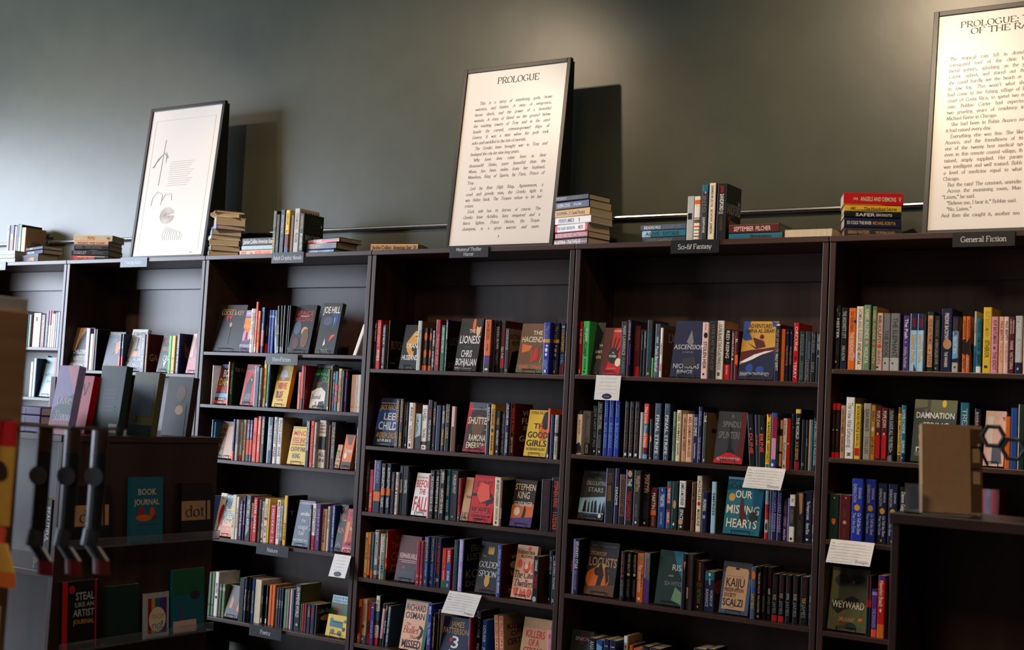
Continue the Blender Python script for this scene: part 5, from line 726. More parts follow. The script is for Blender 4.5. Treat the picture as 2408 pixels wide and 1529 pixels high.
('S', 5.2242, 0.046, 0.022, 0.2359, 0.15, 0.0, 'crl', '', ''),
('S', 5.2482, 0.046, 0.0185, 0.2361, 0.15, 0.0, 'sky', 'blk OLGA@6-40', ''),
('S', 5.2676, 0.046, 0.0193, 0.2366, 0.15, 0.0, 'red', '', '')]),
('F4',0.6607,[
('F', 4.671, 0.035, 0.151, 0.2397, 0.028, 11, 'olv', 'e dgr 30 20 20 10;e dgn 70 16 18 8;e org 58 22 4 3;e dgn 20 60 14 10;e brn 40 86 10 8;e olv 70 70 16 10;p blk 26 64 44 48 60 44 74 48 80 56 70 62 40 66 24 74 16 70;cre WEYWARD@52-64~8-92;tan EMILIA HART@78-85~28-70;e org 84 80 6 3;e dgn 60 92 14 6', ''),
('S', 4.8285, 0.016, 0.0098, 0.228, 0.15, 0.0, 'blk', 'r mrn 0 0 100 50;r red 10 40 90 52', ''),
('S', 4.8388, 0.016, 0.0089, 0.2292, 0.15, 0.0, 'blk', 'r mrn 0 0 100 50;r red 10 40 90 52', ''),
('S', 4.8483, 0.016, 0.0219, 0.1799, 0.135, 0.0, 'pur', 'lav THE DRAGON@40-80;r lav 0 5 100 12;r crl 0 84 100 100', ''),
('S', 4.8707, 0.016, 0.0274, 0.2342, 0.15, 0.0, 'red', 'cre Hawaiian Beach@8-50;e cre 45 56 14 3;r org 0 78 100 100;r pur 0 0 100 8', 'org'),
('S', 4.9103, 0.046, 0.0357, 0.2363, 0.15, -5.0, 'pur', 'lgr Flying Solo@12-50;lav LINDA HOLMES@58-96', '')])]
TOPS=[
{'k': 'lie', 'X': -0.7833, 'y': 0.06, 'z': 2.2, 'yaw': 0, 'L': 0.2, 'd': 0.15, 't': 0.0331, 'base': 'lgr', 'deco': '', 'label': 'lowest pale book at far left end of bookcase tops', 'fore': False},
{'k': 'lie', 'X': -0.7876, 'y': 0.06, 'z': 2.2339, 'yaw': 0, 'L': 0.2, 'd': 0.15, 't': 0.0218, 'base': 'lbl', 'deco': '', 'label': 'middle pale blue book at far left end of bookcase tops', 'fore': False},
{'k': 'lie', 'X': -0.7905, 'y': 0.06, 'z': 2.2565, 'yaw': 0, 'L': 0.2, 'd': 0.15, 't': 0.0246, 'base': 'wht', 'deco': '', 'label': 'uppermost white book at far left end of bookcase tops', 'fore': False},
{'k': 'stand', 'X': -0.855, 'y': 0.185, 'z': 2.2, 'yaw': 0, 'h': 0.2665, 'd': 0.15, 'w': 0.0229, 'base': 'wht', 'deco': 'blk MOTHER LAND@5-70;r blk 60 0 100 100', 'cov': '', 'label': 'white and black spine leftmost of upright row on leftmost bookcase'},
{'k': 'stand', 'X': -0.8276, 'y': 0.185, 'z': 2.2, 'yaw': 0, 'h': 0.2667, 'd': 0.15, 'w': 0.0409, 'base': 'brn', 'deco': 'r nvy 0 0 100 30;e gld 50 28 30 8', 'cov': '', 'label': 'brown and navy upright spine on top of leftmost bookcase'},
{'k': 'stand', 'X': -0.7821, 'y': 0.185, 'z': 2.2, 'yaw': 0, 'h': 0.2582, 'd': 0.15, 'w': 0.0226, 'base': 'lav', 'deco': '', 'cov': 'nvy', 'label': 'thin lavender upright spine on top of leftmost bookcase'},
{'k': 'stand', 'X': -0.755, 'y': 0.185, 'z': 2.2, 'yaw': 0, 'h': 0.2715, 'd': 0.15, 'w': 0.009, 'base': 'lgr', 'deco': '', 'cov': 'dgr', 'label': 'pale grey upright spine beside the green one on top'},
{'k': 'stand', 'X': -0.7432, 'y': 0.185, 'z': 2.2, 'yaw': 0, 'h': 0.2671, 'd': 0.15, 'w': 0.0324, 'base': 'grn', 'deco': 'wht WORKING GIRL@30-90', 'cov': 'blk', 'label': 'green upright spine on top of leftmost bookcase'},
{'k': 'stand', 'X': -0.7091, 'y': 0.185, 'z': 2.2, 'yaw': 0, 'h': 0.247, 'd': 0.15, 'w': 0.0412, 'base': 'tan', 'deco': '', 'cov': 'tan;dbr JOHN@34-46~30-80;dbr SCALZI@48-60~15-90', 'label': 'tan hardback with dark cover lettering upright on leftmost bookcase'},
{'k': 'lie', 'X': -0.5644, 'y': 0.095, 'z': 2.2, 'yaw': -15, 'L': 0.26, 'd': 0.125, 't': 0.0506, 'base': 'dgr', 'deco': 'pnk colorful@35-70;yel song@50-75;r slt 80 0 100 100', 'label': 'grey book with pink spine lettering, bottom of leftmost flat stack', 'fore': False},
{'k': 'lie', 'X': -0.5281, 'y': 0.096, 'z': 2.2514, 'yaw': -15, 'L': 0.26, 'd': 0.125, 't': 0.026, 'base': 'nvy', 'deco': 'wht KEVIN KWAN@10-50', 'label': 'dark book with white lettering, middle of leftmost flat stack', 'fore': False},
{'k': 'lie', 'X': -0.5147, 'y': 0.0837, 'z': 2.2781, 'yaw': -15, 'L': 0.26, 'd': 0.125, 't': 0.0181, 'base': 'slt', 'deco': 'wht KISS@5-60', 'label': 'thin slate book, top of leftmost flat stack', 'fore': False},
{'k': 'lie', 'X': 0.0182, 'y': 0.015, 'z': 2.2, 'yaw': 18, 'L': 0.2449, 'd': 0.15, 't': 0.03, 'base': 'blk', 'deco': 'r red 0 0 100 62;pch CITY ON FIRE@6-62;p wht 74 20 84 10 86 90 76 90', 'label': 'black and red book, bottom of stack left of leftmost framed print', 'fore': False},
{'k': 'lie', 'X': 0.0106, 'y': 0.015, 'z': 2.2308, 'yaw': 18, 'L': 0.251, 'd': 0.15, 't': 0.0327, 'base': 'blk', 'deco': 'lgr STARDUST@6-40;gry SMITH TAYLOR@56-85;e wht 94 60 2 10', 'label': 'black book with spaced letters, second from bottom beside leftmost print', 'fore': False},
{'k': 'lie', 'X': 0.0311, 'y': 0.015, 'z': 2.2643, 'yaw': 18, 'L': 0.2299, 'd': 0.15, 't': 0.03, 'base': 'blk', 'deco': 'gry DESSEN@5-24;gry SAINT ANYTHING@34-80', 'label': 'black book, middle of stack left of leftmost framed print', 'fore': False},
{'k': 'lie', 'X': 0.0276, 'y': 0.015, 'z': 2.2952, 'yaw': 18, 'L': 0.23, 'd': 0.15, 't': 0.0221, 'base': 'pch', 'deco': 'brn WHAT WE OWE@10-90', 'label': 'peach book, second from top beside leftmost framed print', 'fore': False},
{'k': 'lie', 'X': 0.0209, 'y': 0.015, 'z': 2.318, 'yaw': 22, 'L': 0.2494, 'd': 0.15, 't': 0.0375, 'base': 'cre', 'deco': 'org PEOPLE@36-55;dgr KEN@86-94', 'label': 'cream book with orange mark, top of stack beside leftmost print', 'fore': False},
{'k': 'lie', 'X': 1.0194, 'y': 0.1344, 'z': 2.2, 'yaw': -40, 'L': 0.178, 'd': 0.16, 't': 0.0358, 'base': 'lgr', 'deco': 'gry WITHOUT@10-90', 'label': 'pale grey book, bottom of tall stack right of leftmost print', 'fore': False},
{'k': 'lie', 'X': 1.0272, 'y': 0.1296, 'z': 2.2366, 'yaw': -38, 'L': 0.178, 'd': 0.16, 't': 0.0278, 'base': 'lgr', 'deco': 'r gry 10 20 60 80', 'label': 'grey book, second from bottom right of leftmost print', 'fore': False},
{'k': 'lie', 'X': 1.0302, 'y': 0.148, 'z': 2.2652, 'yaw': -46, 'L': 0.178, 'd': 0.16, 't': 0.0332, 'base': 'wht', 'deco': '', 'label': 'white book, third from bottom in tall fore-edge stack', 'fore': False},
{'k': 'lie', 'X': 1.0225, 'y': 0.1271, 'z': 2.2992, 'yaw': -37, 'L': 0.178, 'd': 0.16, 't': 0.0225, 'base': 'wht', 'deco': '', 'label': 'white book, fourth from bottom in tall fore-edge stack', 'fore': False},
{'k': 'lie', 'X': 1.0322, 'y': 0.1344, 'z': 2.3225, 'yaw': -40, 'L': 0.178, 'd': 0.16, 't': 0.0296, 'base': 'lbl', 'deco': '', 'label': 'mint blue book, fifth from bottom in tall fore-edge stack', 'fore': False},
{'k': 'lie', 'X': 1.0515, 'y': 0.1195, 'z': 2.3529, 'yaw': -34, 'L': 0.178, 'd': 0.16, 't': 0.0224, 'base': 'lav', 'deco': 'slt ALL@10-80', 'label': 'lavender book, sixth from bottom in tall fore-edge stack', 'fore': False},
{'k': 'lie', 'X': 1.0575, 'y': 0.1344, 'z': 2.3761, 'yaw': -40, 'L': 0.178, 'd': 0.16, 't': 0.043, 'base': 'wht', 'deco': 'gry OF@10-80', 'label': 'thick white book, seventh from bottom in tall fore-edge stack', 'fore': False},
{'k': 'lie', 'X': 1.0546, 'y': 0.171, 'z': 2.4199, 'yaw': -58, 'L': 0.178, 'd': 0.16, 't': 0.0208, 'base': 'cre', 'deco': '', 'label': 'cream book, second from top in tall fore-edge stack', 'fore': False},
{'k': 'lie', 'X': 1.0407, 'y': 0.1246, 'z': 2.4415, 'yaw': -36, 'L': 0.178, 'd': 0.16, 't': 0.0144, 'base': 'brn', 'deco': '', 'label': 'thin brown book, topmost of tall fore-edge stack', 'fore': False},
{'k': 'lie', 'X': 1.3744, 'y': 0.035, 'z': 2.2, 'yaw': 0, 'L': 0.2458, 'd': 0.14, 't': 0.028, 'base': 'pch', 'deco': 'brn DROP@4-20;blk o@28-42;crl JACKIE COLLINS@46-92', 'label': 'peach book, bottom of three under the graphic novels row', 'fore': False},
{'k': 'lie', 'X': 1.3865, 'y': 0.035, 'z': 2.2288, 'yaw': 0, 'L': 0.2312, 'd': 0.14, 't': 0.0232, 'base': 'lbl', 'deco': 'wht DUTY AND VALENTINE@4-68;r lgr 78 0 100 100', 'label': 'pale blue book, middle of three left of upright row', 'fore': False},
{'k': 'lie', 'X': 1.3902, 'y': 0.035, 'z': 2.2528, 'yaw': 0, 'L': 0.2254, 'd': 0.14, 't': 0.0421, 'base': 'blk', 'deco': 'wht Jackie Collins@4-50;wht American Star@52-98', 'label': 'black book with white lettering, top of three left of upright row', 'fore': False},
{'k': 'stand', 'X': 1.6203, 'y': 0.02, 'z': 2.2, 'yaw': 0, 'h': 0.2295, 'd': 0.15, 'w': 0.0226, 'base': 'olv', 'deco': 'r dgn 0 38 100 46;yel PREY@60-90', 'cov': 'nvy', 'label': 'yellow green spine leftmost in upright row above graphic novels sign'},
{'k': 'stand', 'X': 1.6457, 'y': 0.02, 'z': 2.2, 'yaw': 0, 'h': 0.2095, 'd': 0.15, 'w': 0.0225, 'base': 'blk', 'deco': 'brn CINNAMON@8-40;gry STORIES@46-90', 'cov': '', 'label': 'black spine second from left in upright row above graphic sign'},
{'k': 'stand', 'X': 1.6727, 'y': 0.02, 'z': 2.2, 'yaw': 0, 'h': 0.2336, 'd': 0.15, 'w': 0.0292, 'base': 'dgr', 'deco': 'lgr WATCHING YOU@12-54;p slt 20 60 90 64 60 84', 'cov': '', 'label': 'dark grey spine third from left above graphic novels sign'},
{'k': 'stand', 'X': 1.7075, 'y': 0.02, 'z': 2.2, 'yaw': 0, 'h': 0.2301, 'd': 0.15, 'w': 0.0279, 'base': 'yel', 'deco': 'blk ROBIN COOK@8-34;brn k@44-54;r mrn 0 55 100 86;r blu 0 86 100 100', 'cov': 'yel;r dbr 30 12 90 30;tan A@34-60', 'label': 'bright yellow spine in upright row above graphic novels sign'},
{'k': 'stand', 'X': 1.7476, 'y': 0.02, 'z': 2.2, 'yaw': 0, 'h': 0.2012, 'd': 0.15, 'w': 0.02, 'base': 'brn', 'deco': '', 'cov': '', 'label': 'brown spine between yellow and silver spines above graphic novels sign'},
{'k': 'stand', 'X': 1.7698, 'y': 0.02, 'z': 2.2, 'yaw': 0, 'h': 0.2358, 'd': 0.15, 'w': 0.0347, 'base': 'lgr', 'deco': 'gry ROSAMUNDE@10-46;brn PILCHER@54-76', 'cov': 'cre;brn ROSAMUNDE@4-14~10-98', 'label': 'silver tall spine in upright row above graphic novels sign'},
{'k': 'stand', 'X': 1.8083, 'y': 0.02, 'z': 2.2, 'yaw': 0, 'h': 0.2092, 'd': 0.15, 'w': 0.0296, 'base': 'dgn', 'deco': 'tan SANDFORD@6-40;wht BROKEN PREY@50-92', 'cov': 'dgn;brn JOHN@6-24~30-90;brn SANDFORD@27-48~8-98;wht BROKEN@52-64~8-98;e wht 88 26 4 3', 'label': 'dark green hardback rightmost in upright row above graphic sign'},
{'k': 'lie', 'X': 1.8484, 'y': 0.0412, 'z': 2.2, 'yaw': -6, 'L': 0.2024, 'd': 0.15, 't': 0.0186, 'base': 'blu', 'deco': 'wht LITTLE@10-40;lbl LIAR@60-90', 'label': 'blue book, bottom of three right of the graphic novels row', 'fore': False},
{'k': 'lie', 'X': 1.8451, 'y': 0.043, 'z': 2.2194, 'yaw': -6, 'L': 0.2201, 'd': 0.15, 't': 0.0348, 'base': 'dgr', 'deco': 'tan STEVE BERRY@4-52;gry TEMPLAR KEY@60-86;e wht 93 50 3 20', 'label': 'dark grey book, middle of three right of graphic novels row', 'fore': False},
{'k': 'lie', 'X': 1.8296, 'y': 0.06, 'z': 2.2551, 'yaw': -9, 'L': 0.2558, 'd': 0.15, 't': 0.0225, 'base': 'blk', 'deco': 'r red 0 0 52 100;wht NO REST FOR THE DEAD@4-46', 'label': 'black and red book, top of three right of graphic row', 'fore': False},
{'k': 'lie', 'X': 2.2936, 'y': 0.015, 'z': 2.2, 'yaw': 12, 'L': 0.2587, 'd': 0.12, 't': 0.0351, 'base': 'tan', 'deco': 'blk Jackie Collins@4-44;blk American Star@48-86;dgr X@91-96', 'label': 'tan paperback lying alone left of the mystery sign', 'fore': False},
{'k': 'lie', 'X': 3.3255, 'y': 0.0653, 'z': 2.2, 'yaw': -14, 'L': 0.208, 'd': 0.15, 't': 0.0331, 'base': 'blk', 'deco': 'p org 34 0 60 0 50 100 40 100;wht JUSTIN@3-34;wht THE TWELVE@42-80', 'label': 'black and orange book, bottom of stack right of middle poster', 'fore': False},
{'k': 'lie', 'X': 3.3302, 'y': 0.0643, 'z': 2.2339, 'yaw': -14, 'L': 0.2037, 'd': 0.15, 't': 0.0283, 'base': 'crm', 'deco': 'lpk ROSES ARE RED@2-54;lpk PATTERSON@58-96', 'label': 'crimson book, second from bottom right of middle poster', 'fore': False},
{'k': 'lie', 'X': 3.3287, 'y': 0.0639, 'z': 2.263, 'yaw': -14, 'L': 0.2021, 'd': 0.15, 't': 0.0349, 'base': 'wht', 'deco': 'slt THE HEART BROKE IN@6-62;red MEEK@72-88;r red 0 0 100 7;r red 0 93 100 100', 'label': 'white book with red dashes, third from bottom beside middle poster', 'fore': False},
{'k': 'lie', 'X': 3.329, 'y': 0.0601, 'z': 2.2986, 'yaw': -12, 'L': 0.217, 'd': 0.15, 't': 0.0327, 'base': 'wht', 'deco': 'slt PERFUMES@10-54;blk I@66-70', 'label': 'white book with grey lettering, middle of stack beside middle poster', 'fore': False},
{'k': 'lie', 'X': 3.3223, 'y': 0.0679, 'z': 2.3321, 'yaw': -14, 'L': 0.2187, 'd': 0.15, 't': 0.0354, 'base': 'gld', 'deco': 'blk J K ROWLING@4-36;red X@38-46;brn Casual Vacancy@48-86', 'label': 'yellow book, third from top beside middle poster', 'fore': False},
{'k': 'lie', 'X': 3.3258, 'y': 0.0653, 'z': 2.3683, 'yaw': -14, 'L': 0.2081, 'd': 0.15, 't': 0.0354, 'base': 'nvy', 'deco': 'wht ROBIN COOK@6-44;wht VITAL SIGNS@54-78', 'label': 'navy book with white lettering, second from top beside middle poster', 'fore': False},
{'k': 'lie', 'X': 3.328, 'y': 0.0565, 'z': 2.4045, 'yaw': -12, 'L': 0.1997, 'd': 0.15, 't': 0.0253, 'base': 'blk', 'deco': 'lgr THE SEARCH@2-34;gry ROXBURGH@56-84', 'label': 'black book, top of stack right of the middle poster', 'fore': False},
{'k': 'lie', 'X': 3.7764, 'y': 0.0649, 'z': 2.2, 'yaw': -4, 'L': 0.2134, 'd': 0.14, 't': 0.0275, 'base': 'dgr', 'deco': 'gry GOOD HAPPENS@8-70', 'label': 'dark grey book, bottom of three left of sci-fi upright row', 'fore': False},
{'k': 'lie', 'X': 3.7736, 'y': 0.065, 'z': 2.2283, 'yaw': -4, 'L': 0.215, 'd': 0.14, 't': 0.0292, 'base': 'tea', 'deco': 'nvy ALIVE@8-40;nvy SCOTT SIGLER@48-86;r lbl 0 0 100 20', 'label': 'turquoise book, middle of three left of sci-fi upright row', 'fore': False},
{'k': 'lie', 'X': 3.7639, 'y': 0.0656, 'z': 2.2583, 'yaw': -4, 'L': 0.2233, 'd': 0.14, 't': 0.0251, 'base': 'slt', 'deco': 'wht BREAKING WILD@8-46;gry DIANE LES@50-90', 'label': 'slate book, top of three left of sci-fi upright row', 'fore': False},
{'k': 'stand', 'X': 4.0065, 'y': 0.02, 'z': 2.2, 'yaw': 0, 'h': 0.1918, 'd': 0.15, 'w': 0.0311, 'base': 'lgr', 'deco': 'r blk 15 38 75 52', 'cov': '', 'label': 'silver grey spine leftmost in upright row above sci-fi sign'},
{'k': 'stand', 'X': 4.0394, 'y': 0.02, 'z': 2.2, 'yaw': 0, 'h': 0.1902, 'd': 0.15, 'w': 0.0261, 'base': 'wht', 'deco': 'r org 0 8 100 18;r cre 0 20 100 24;r crm 0 48 100 50;r olv 0 52 100 60;r org 0 66 100 70;r sag 0 74 100 77;r red 0 82 100 84;r sag 0 88 100 92;r red 0 96 100 100', 'cov': '', 'label': 'striped multicolour spine in upright row above sci-fi sign'},
{'k': 'stand', 'X': 4.0724, 'y': 0.02, 'z': 2.2, 'yaw': 0, 'h': 0.2378, 'd': 0.15, 'w': 0.0259, 'base': 'dgr', 'deco': 'r tea 0 0 100 12;wht ELIZABETH HAYNES@58-86;gry INTO@20-50;e pnk 60 14 15 2', 'cov': 'nvy', 'label': 'tall black and turquoise spine above the sci-fi sign'},
{'k': 'stand', 'X': 4.1044, 'y': 0.02, 'z': 2.2, 'yaw': 0, 'h': 0.2434, 'd': 0.15, 'w': 0.0292, 'base': 'cre', 'deco': 'slt REMEMBER ME LIKE THIS@4-42;brn BRET ANTHONY@46-68;blk JOHNSTON@70-88;r blu 0 0 8 100', 'cov': 'nvy', 'label': 'cream tall spine in upright row above the sci-fi sign'},
{'k': 'stand', 'X': 4.1413, 'y': 0.02, 'z': 2.2, 'yaw': 0, 'h': 0.2382, 'd': 0.15, 'w': 0.0443, 'base': 'blk', 'deco': 'red JOHN@4-16;wht SANDFORD@18-48;r gry 20 49 70 54;brn HUNTED PREY@58-84', 'cov': 'blk;lgr SANDFORD@32-52~0-100;p wht 78 24 92 30 80 34;p gry 10 60 80 66 70 86 20 70;e red 20 62 10 5', 'label': 'black thick hardback rightmost in upright row above sci-fi sign'},
{'k': 'lie', 'X': 4.201, 'y': 0.02, 'z': 2.2, 'yaw': 0, 'L': 0.2329, 'd': 0.15, 't': 0.0253, 'base': 'tea', 'deco': 'r brn 0 0 24 100;blk Illumination@40-80', 'label': 'turquoise and brown book under the maroon one above sci-fi', 'fore': False},
{'k': 'lie', 'X': 4.1998, 'y': 0.02, 'z': 2.2261, 'yaw': 0, 'L': 0.2189, 'd': 0.15, 't': 0.0365, 'base': 'mrn', 'deco': 'lpk SEPTEMBER@10-50;lpk PILCHER@54-84;r brn 88 0 100 100', 'label': 'maroon book lying on the turquoise one above sci-fi bookcase', 'fore': False},
{'k': 'lie', 'X': 4.4419, 'y': 0.02, 'z': 2.2, 'yaw': 0, 'L': 0.2, 'd': 0.14, 't': 0.0367, 'base': 'blk', 'deco': '', 'label': 'black cover book showing cream page edges at sci-fi right end', 'fore': True},
{'k': 'lie', 'X': 4.6927, 'y': 0.015, 'z': 2.2, 'yaw': 24, 'L': 0.2191, 'd': 0.15, 't': 0.0349, 'base': 'dgr', 'deco': 'tan SARAH WATERS@6-44;tan THE PAYING GUESTS@54-88', 'label': 'dark grey book, bottom of stack left of the right poster', 'fore': False},
{'k': 'lie', 'X': 4.6907, 'y': 0.015, 'z': 2.2357, 'yaw': 24, 'L': 0.2181, 'd': 0.15, 't': 0.0387, 'base': 'nvy', 'deco': 'wht SO COLD THE RIVER@5-48;gld MICHAEL KORYTA@50-90', 'label': 'navy book, second from bottom left of the right poster', 'fore': False},
{'k': 'lie', 'X': 4.6893, 'y': 0.015, 'z': 2.2753, 'yaw': 24, 'L': 0.2183, 'd': 0.15, 't': 0.0233, 'base': 'blk', 'deco': 'wht SAFER@20-54;wht SEAN DOOLITTLE@56-84;e wht 91 50 1 16', 'label': 'black book, middle of stack left of the right poster', 'fore': False},
{'k': 'lie', 'X': 4.6904, 'y': 0.015, 'z': 2.2994, 'yaw': 24, 'L': 0.2165, 'd': 0.15, 't': 0.0248, 'base': 'yel', 'deco': 'r slt 0 0 5 100;dbr The Hundred Secret@34-92;brn AMY@10-20;e dbr 25 45 4 30', 'label': 'yellow book, second from top left of the right poster', 'fore': False},
{'k': 'lie', 'X': 4.6857, 'y': 0.015, 'z': 2.325, 'yaw': 24, 'L': 0.2286, 'd': 0.15, 't': 0.0506, 'base': 'red', 'deco': 'p org 0 0 10 0 8 60 0 70;cre ANGELS AND DEMONS@28-88;cre DAN@16-24;cre V@92-96', 'label': 'thick red hardback, top of stack left of the right poster', 'fore': False}]
def struct(name,a,b,k,bev=0):
    x=MB(); x.box(a,b,k); o=x.build(name,None,None,bev); o['kind']='structure'; return o
struct('floor',(-5.2,-8.2,-.1),(11.2,.6,0),'floor_wood'); struct('ceiling',(-5.2,-8.2,4.6),(11.2,.6,4.7),'ceiling_paint')
struct('wall_back',(-5.2,.385,0),(11.2,.5,4.6),'olive_wall_paint'); struct('wall_right',(11,-8,0),(11.1,.385,4.6),'ceiling_paint'); struct('wall_front',(-5.2,-8.1,0),(11.2,-8,4.6),'ceiling_paint')
x=MB()
for a,b in(((-5.1,-8,0),(-5,.385,.7)),((-5.1,-8,3.9),(-5,.385,4.6)),((-5.1,-8,.7),(-5,-6,3.9)),((-5.1,-1.2,.7),(-5,.385,3.9))): x.box(a,b,'ceiling_paint')
x.build('wall_left')['kind']='structure'
# ---------- bookcases
CASES='ABCDEF'; CN=dict(A='leftmost',B='young adult',C='graphic novels',D='mystery',E='sci-fi',F='general fiction')
CL=dict(A='dark walnut bookcase at far left, partly behind the plywood rack',B='dark walnut bookcase under the young adult sign',C='dark walnut bookcase under the adult graphic novels sign',D='dark walnut bookcase under the mystery thriller horror sign',E='dark walnut bookcase under the sci-fi fantasy sign',F='dark walnut bookcase under the general fiction sign at right')
for i,c in enumerate(CASES):
    x0=(i-1)*W+.003; x1=i*W-.003; r=empty('bookcase',(0,0,0)); tag(r,CL[c],'bookcase','walnut bookcases along the wall')
    def part(n,a,b,k='walnut',bv=.0018): q=MB(); q.box(a,b,k); return q.build(n,r,None,bv)
    part('side_panel',(x0,0,0),(x0+.024,.34,2.177)); part('side_panel',(x1-.024,0,0),(x1,.34,2.177))
    part('top_board',(x0-.001,-.006,2.177),(x1+.001,.345,2.2),'walnut_shelf'); part('back_panel',(x0+.0245,.325,.1),(x1-.0245,.339,2.1765)); part('back_rail',(x0+.0245,.306,2.055),(x1-.0245,.3245,2.1765),'walnut_shelf'); part('plinth',(x0+.0245,.02,0),(x1-.0245,.035,.08))
    for z in SHELVES[c]: part('shelf',(x0+.0245,.001,z-.019),(x1-.0245,.3245,z),'walnut_shelf')
# ---------- books on shelves
ORD='first second third fourth fifth sixth seventh eighth ninth tenth eleventh twelfth thirteenth fourteenth fifteenth sixteenth seventeenth eighteenth nineteenth twentieth'.split()
def ordw(i): return ORD[i] if i<20 else ('twenty-','thirty-')[(i-20)//10]+ORD[(i%10)-1] if (i+1)%10 else ('thirtieth','fortieth')[(i-20)//10]
ORD_T={20:'twenty-first',30:'thirty-first'}
def ordn(i):
    n=i+1
    if n<=20: return ORD[n-1]
    return {30:'thirtieth',40:'fortieth'}.get(n) or ('twenty-' if n<30 else 'thirty-')+ORD[n%10-1]
SH=['top','second','third','fourth','fifth','sixth']
def txtcol(dec):
    for t in dec.split(';'):
        t=t.strip()
        if '@' in t: return PAL[t[:3]][0]
EYE=cam.matrix_world.translation
def shown(b,z): return b[3]*b[4]/((b[1]-EYE.x)**2+EYE.y**2+(z-EYE.z)**2)
NSOLO=298-len(TOPS)-20-sum(b[0]!='S' for r in ROWS for b in r[2])
CUT=sorted((shown(b,r[1]) for r in ROWS for b in r[2] if b[0]=='S'),reverse=True)[NSOLO]
for rn,z,rows in ROWS:
    c=rn[0]; g='books on the %s shelf of the %s bookcase'%(SH[int(rn[1])-1],CN[c])
    for i,(ty,X,s,bw,h,d,lean,base,dec,cov) in enumerate(rows):
        tc=txtcol(dec); cn=PAL[base][0]
        kind=('face-out ' if ty=='F' else 'thin ' if bw<.018 else 'thick ' if bw>.042 else '')+cn+' book'
        lab='%s%s, %s from left, %s shelf, %s bookcase'%(kind,' with %s lettering'%tc if tc else '',ordn(i),SH[int(rn[1])-1],CN[c])
        if ty=='S':
            mw=T((X,s,z+.0006))
            if lean: mw=T((X+(h*math.sin(math.radians(-lean))*.5 if lean<0 else 0),s,z+.0006+bw*abs(math.sin(math.radians(lean))) if lean>0 else z+.0006))@RY(lean)
            book(mw,bw,d,h,base,dec,cov,lab,g,False,shown(rows[i],z)<=CUT)
        elif ty=='L': book(T((X-.01,s,z+.001))@RY(20),.022,.14,.165,'wht','','',lab,g)
        else:
            book(T((X,s,z+.0065))@RX(-11),bw,d,h,base,dec,cov or 'cre',lab,g,True)
            e=MB(); m0=bw*.25; yb=s-.004
            for xx in(X+m0,X+bw-m0): e.tube([(xx,yb,z+.022),(xx,yb,z+.003),(xx,s+.085,z+.003),(xx,s+.075,z+h*.55)],.0016,'wire',6)
            e.tube([(X+m0,yb,z+.022),(X+bw-m0,yb,z+.022)],.0016,'wire',6)
            tag(e.build('book_easel'),'black wire easel holding %s book, %s on %s shelf of %s bookcase'%(cn,ordn(i),SH[int(rn[1])-1],CN[c]),'easel','wire book easels')
for t in TOPS:
    if t['k']=='stand': book(T((t['X'],t['y'],t['z']+.0005))@RZ(t['yaw']),t['w'],t['d'],t['h'],t['base'],t['deco'],t['cov'],t['label'],'books on top of the bookcases')
    else:
        mw=T((t['X'],t['y'],t['z']+.0004))@RZ(t['yaw'])
        if t['fore']: mw=mw@T((t['L'],t['d'],0))@RZ(180)
        book(mw@T((t['L'],0,0))@RY(-90),t['t'],t['d'],t['L'],t['base'],t['deco'],'',t['label'],'books on top of the bookcases')
ro=REST.build('book'); ro['kind']='stuff'; tag(ro,'remaining slimmer spines filling the gaps along all the bookcase shelves','books')
# ---------- framed prints
P2=["This is a story of interfering gods, brave","warriors, and battles. A story of vengeance,","heroic deeds, and the power of a beautiful","woman. A story of blood on the ground below","the vaulting towers of Troy and in the sand","beside the curved, crimson-prowed ships of","Greece. It was a time when the gods took","*sides and meddled in the fate of mortals.","  The Greeks have brought war to Troy and","*besieged the city for nine long years.","  Why have they come here in their","thousands? Helen, more beautiful than the","Moon, has been stolen from her husband,","Menelaus, King of Sparta, by Paris, Prince of","*Troy.","  Led by their High King, Agamemnon, a","cruel and greedy man, the Greeks fight to","win Helen back. The Trojans refuse to let her","*return.","  Each side has its heroes of course. The","Greeks have Achilles, fiery tempered and a","fierce fighter. Prince Hector, the Trojan","champion, is a great warrior and more"]
P3=["The tropical rain fell in drenchi","corrugated roof of the clinic bu","metal gutters, splashing on the gr","Carter sighed, and stared out the","she could hardly see the beach or t","in low fog. This wasn't what she","had come to the fishing village of B","coast of Costa Rica, to spend two m","cian. Bobbie Carter had expected","two grueling years of residency in","*Michael Reese in Chicago.","  She had been in Bahia Anasco no","*it had rained every day.","  Everything else was fine. She like","Anasco, and the friendliness of its","one of the twenty best medical sys","even in this remote coastal village, th","tained, amply supplied. Her param","was intelligent and well trained. Bobb","a level of medicine equal to what","*Chicago.","  But the rain! The constant, unendin","  Across the examining room, Man","*\"Listen,\" he said.","* \"Believe me, I hear it,\" Bobbie said.","* \"No. Listen.\"","And then she caught it, another sou"]
PW,PH=.61,.91
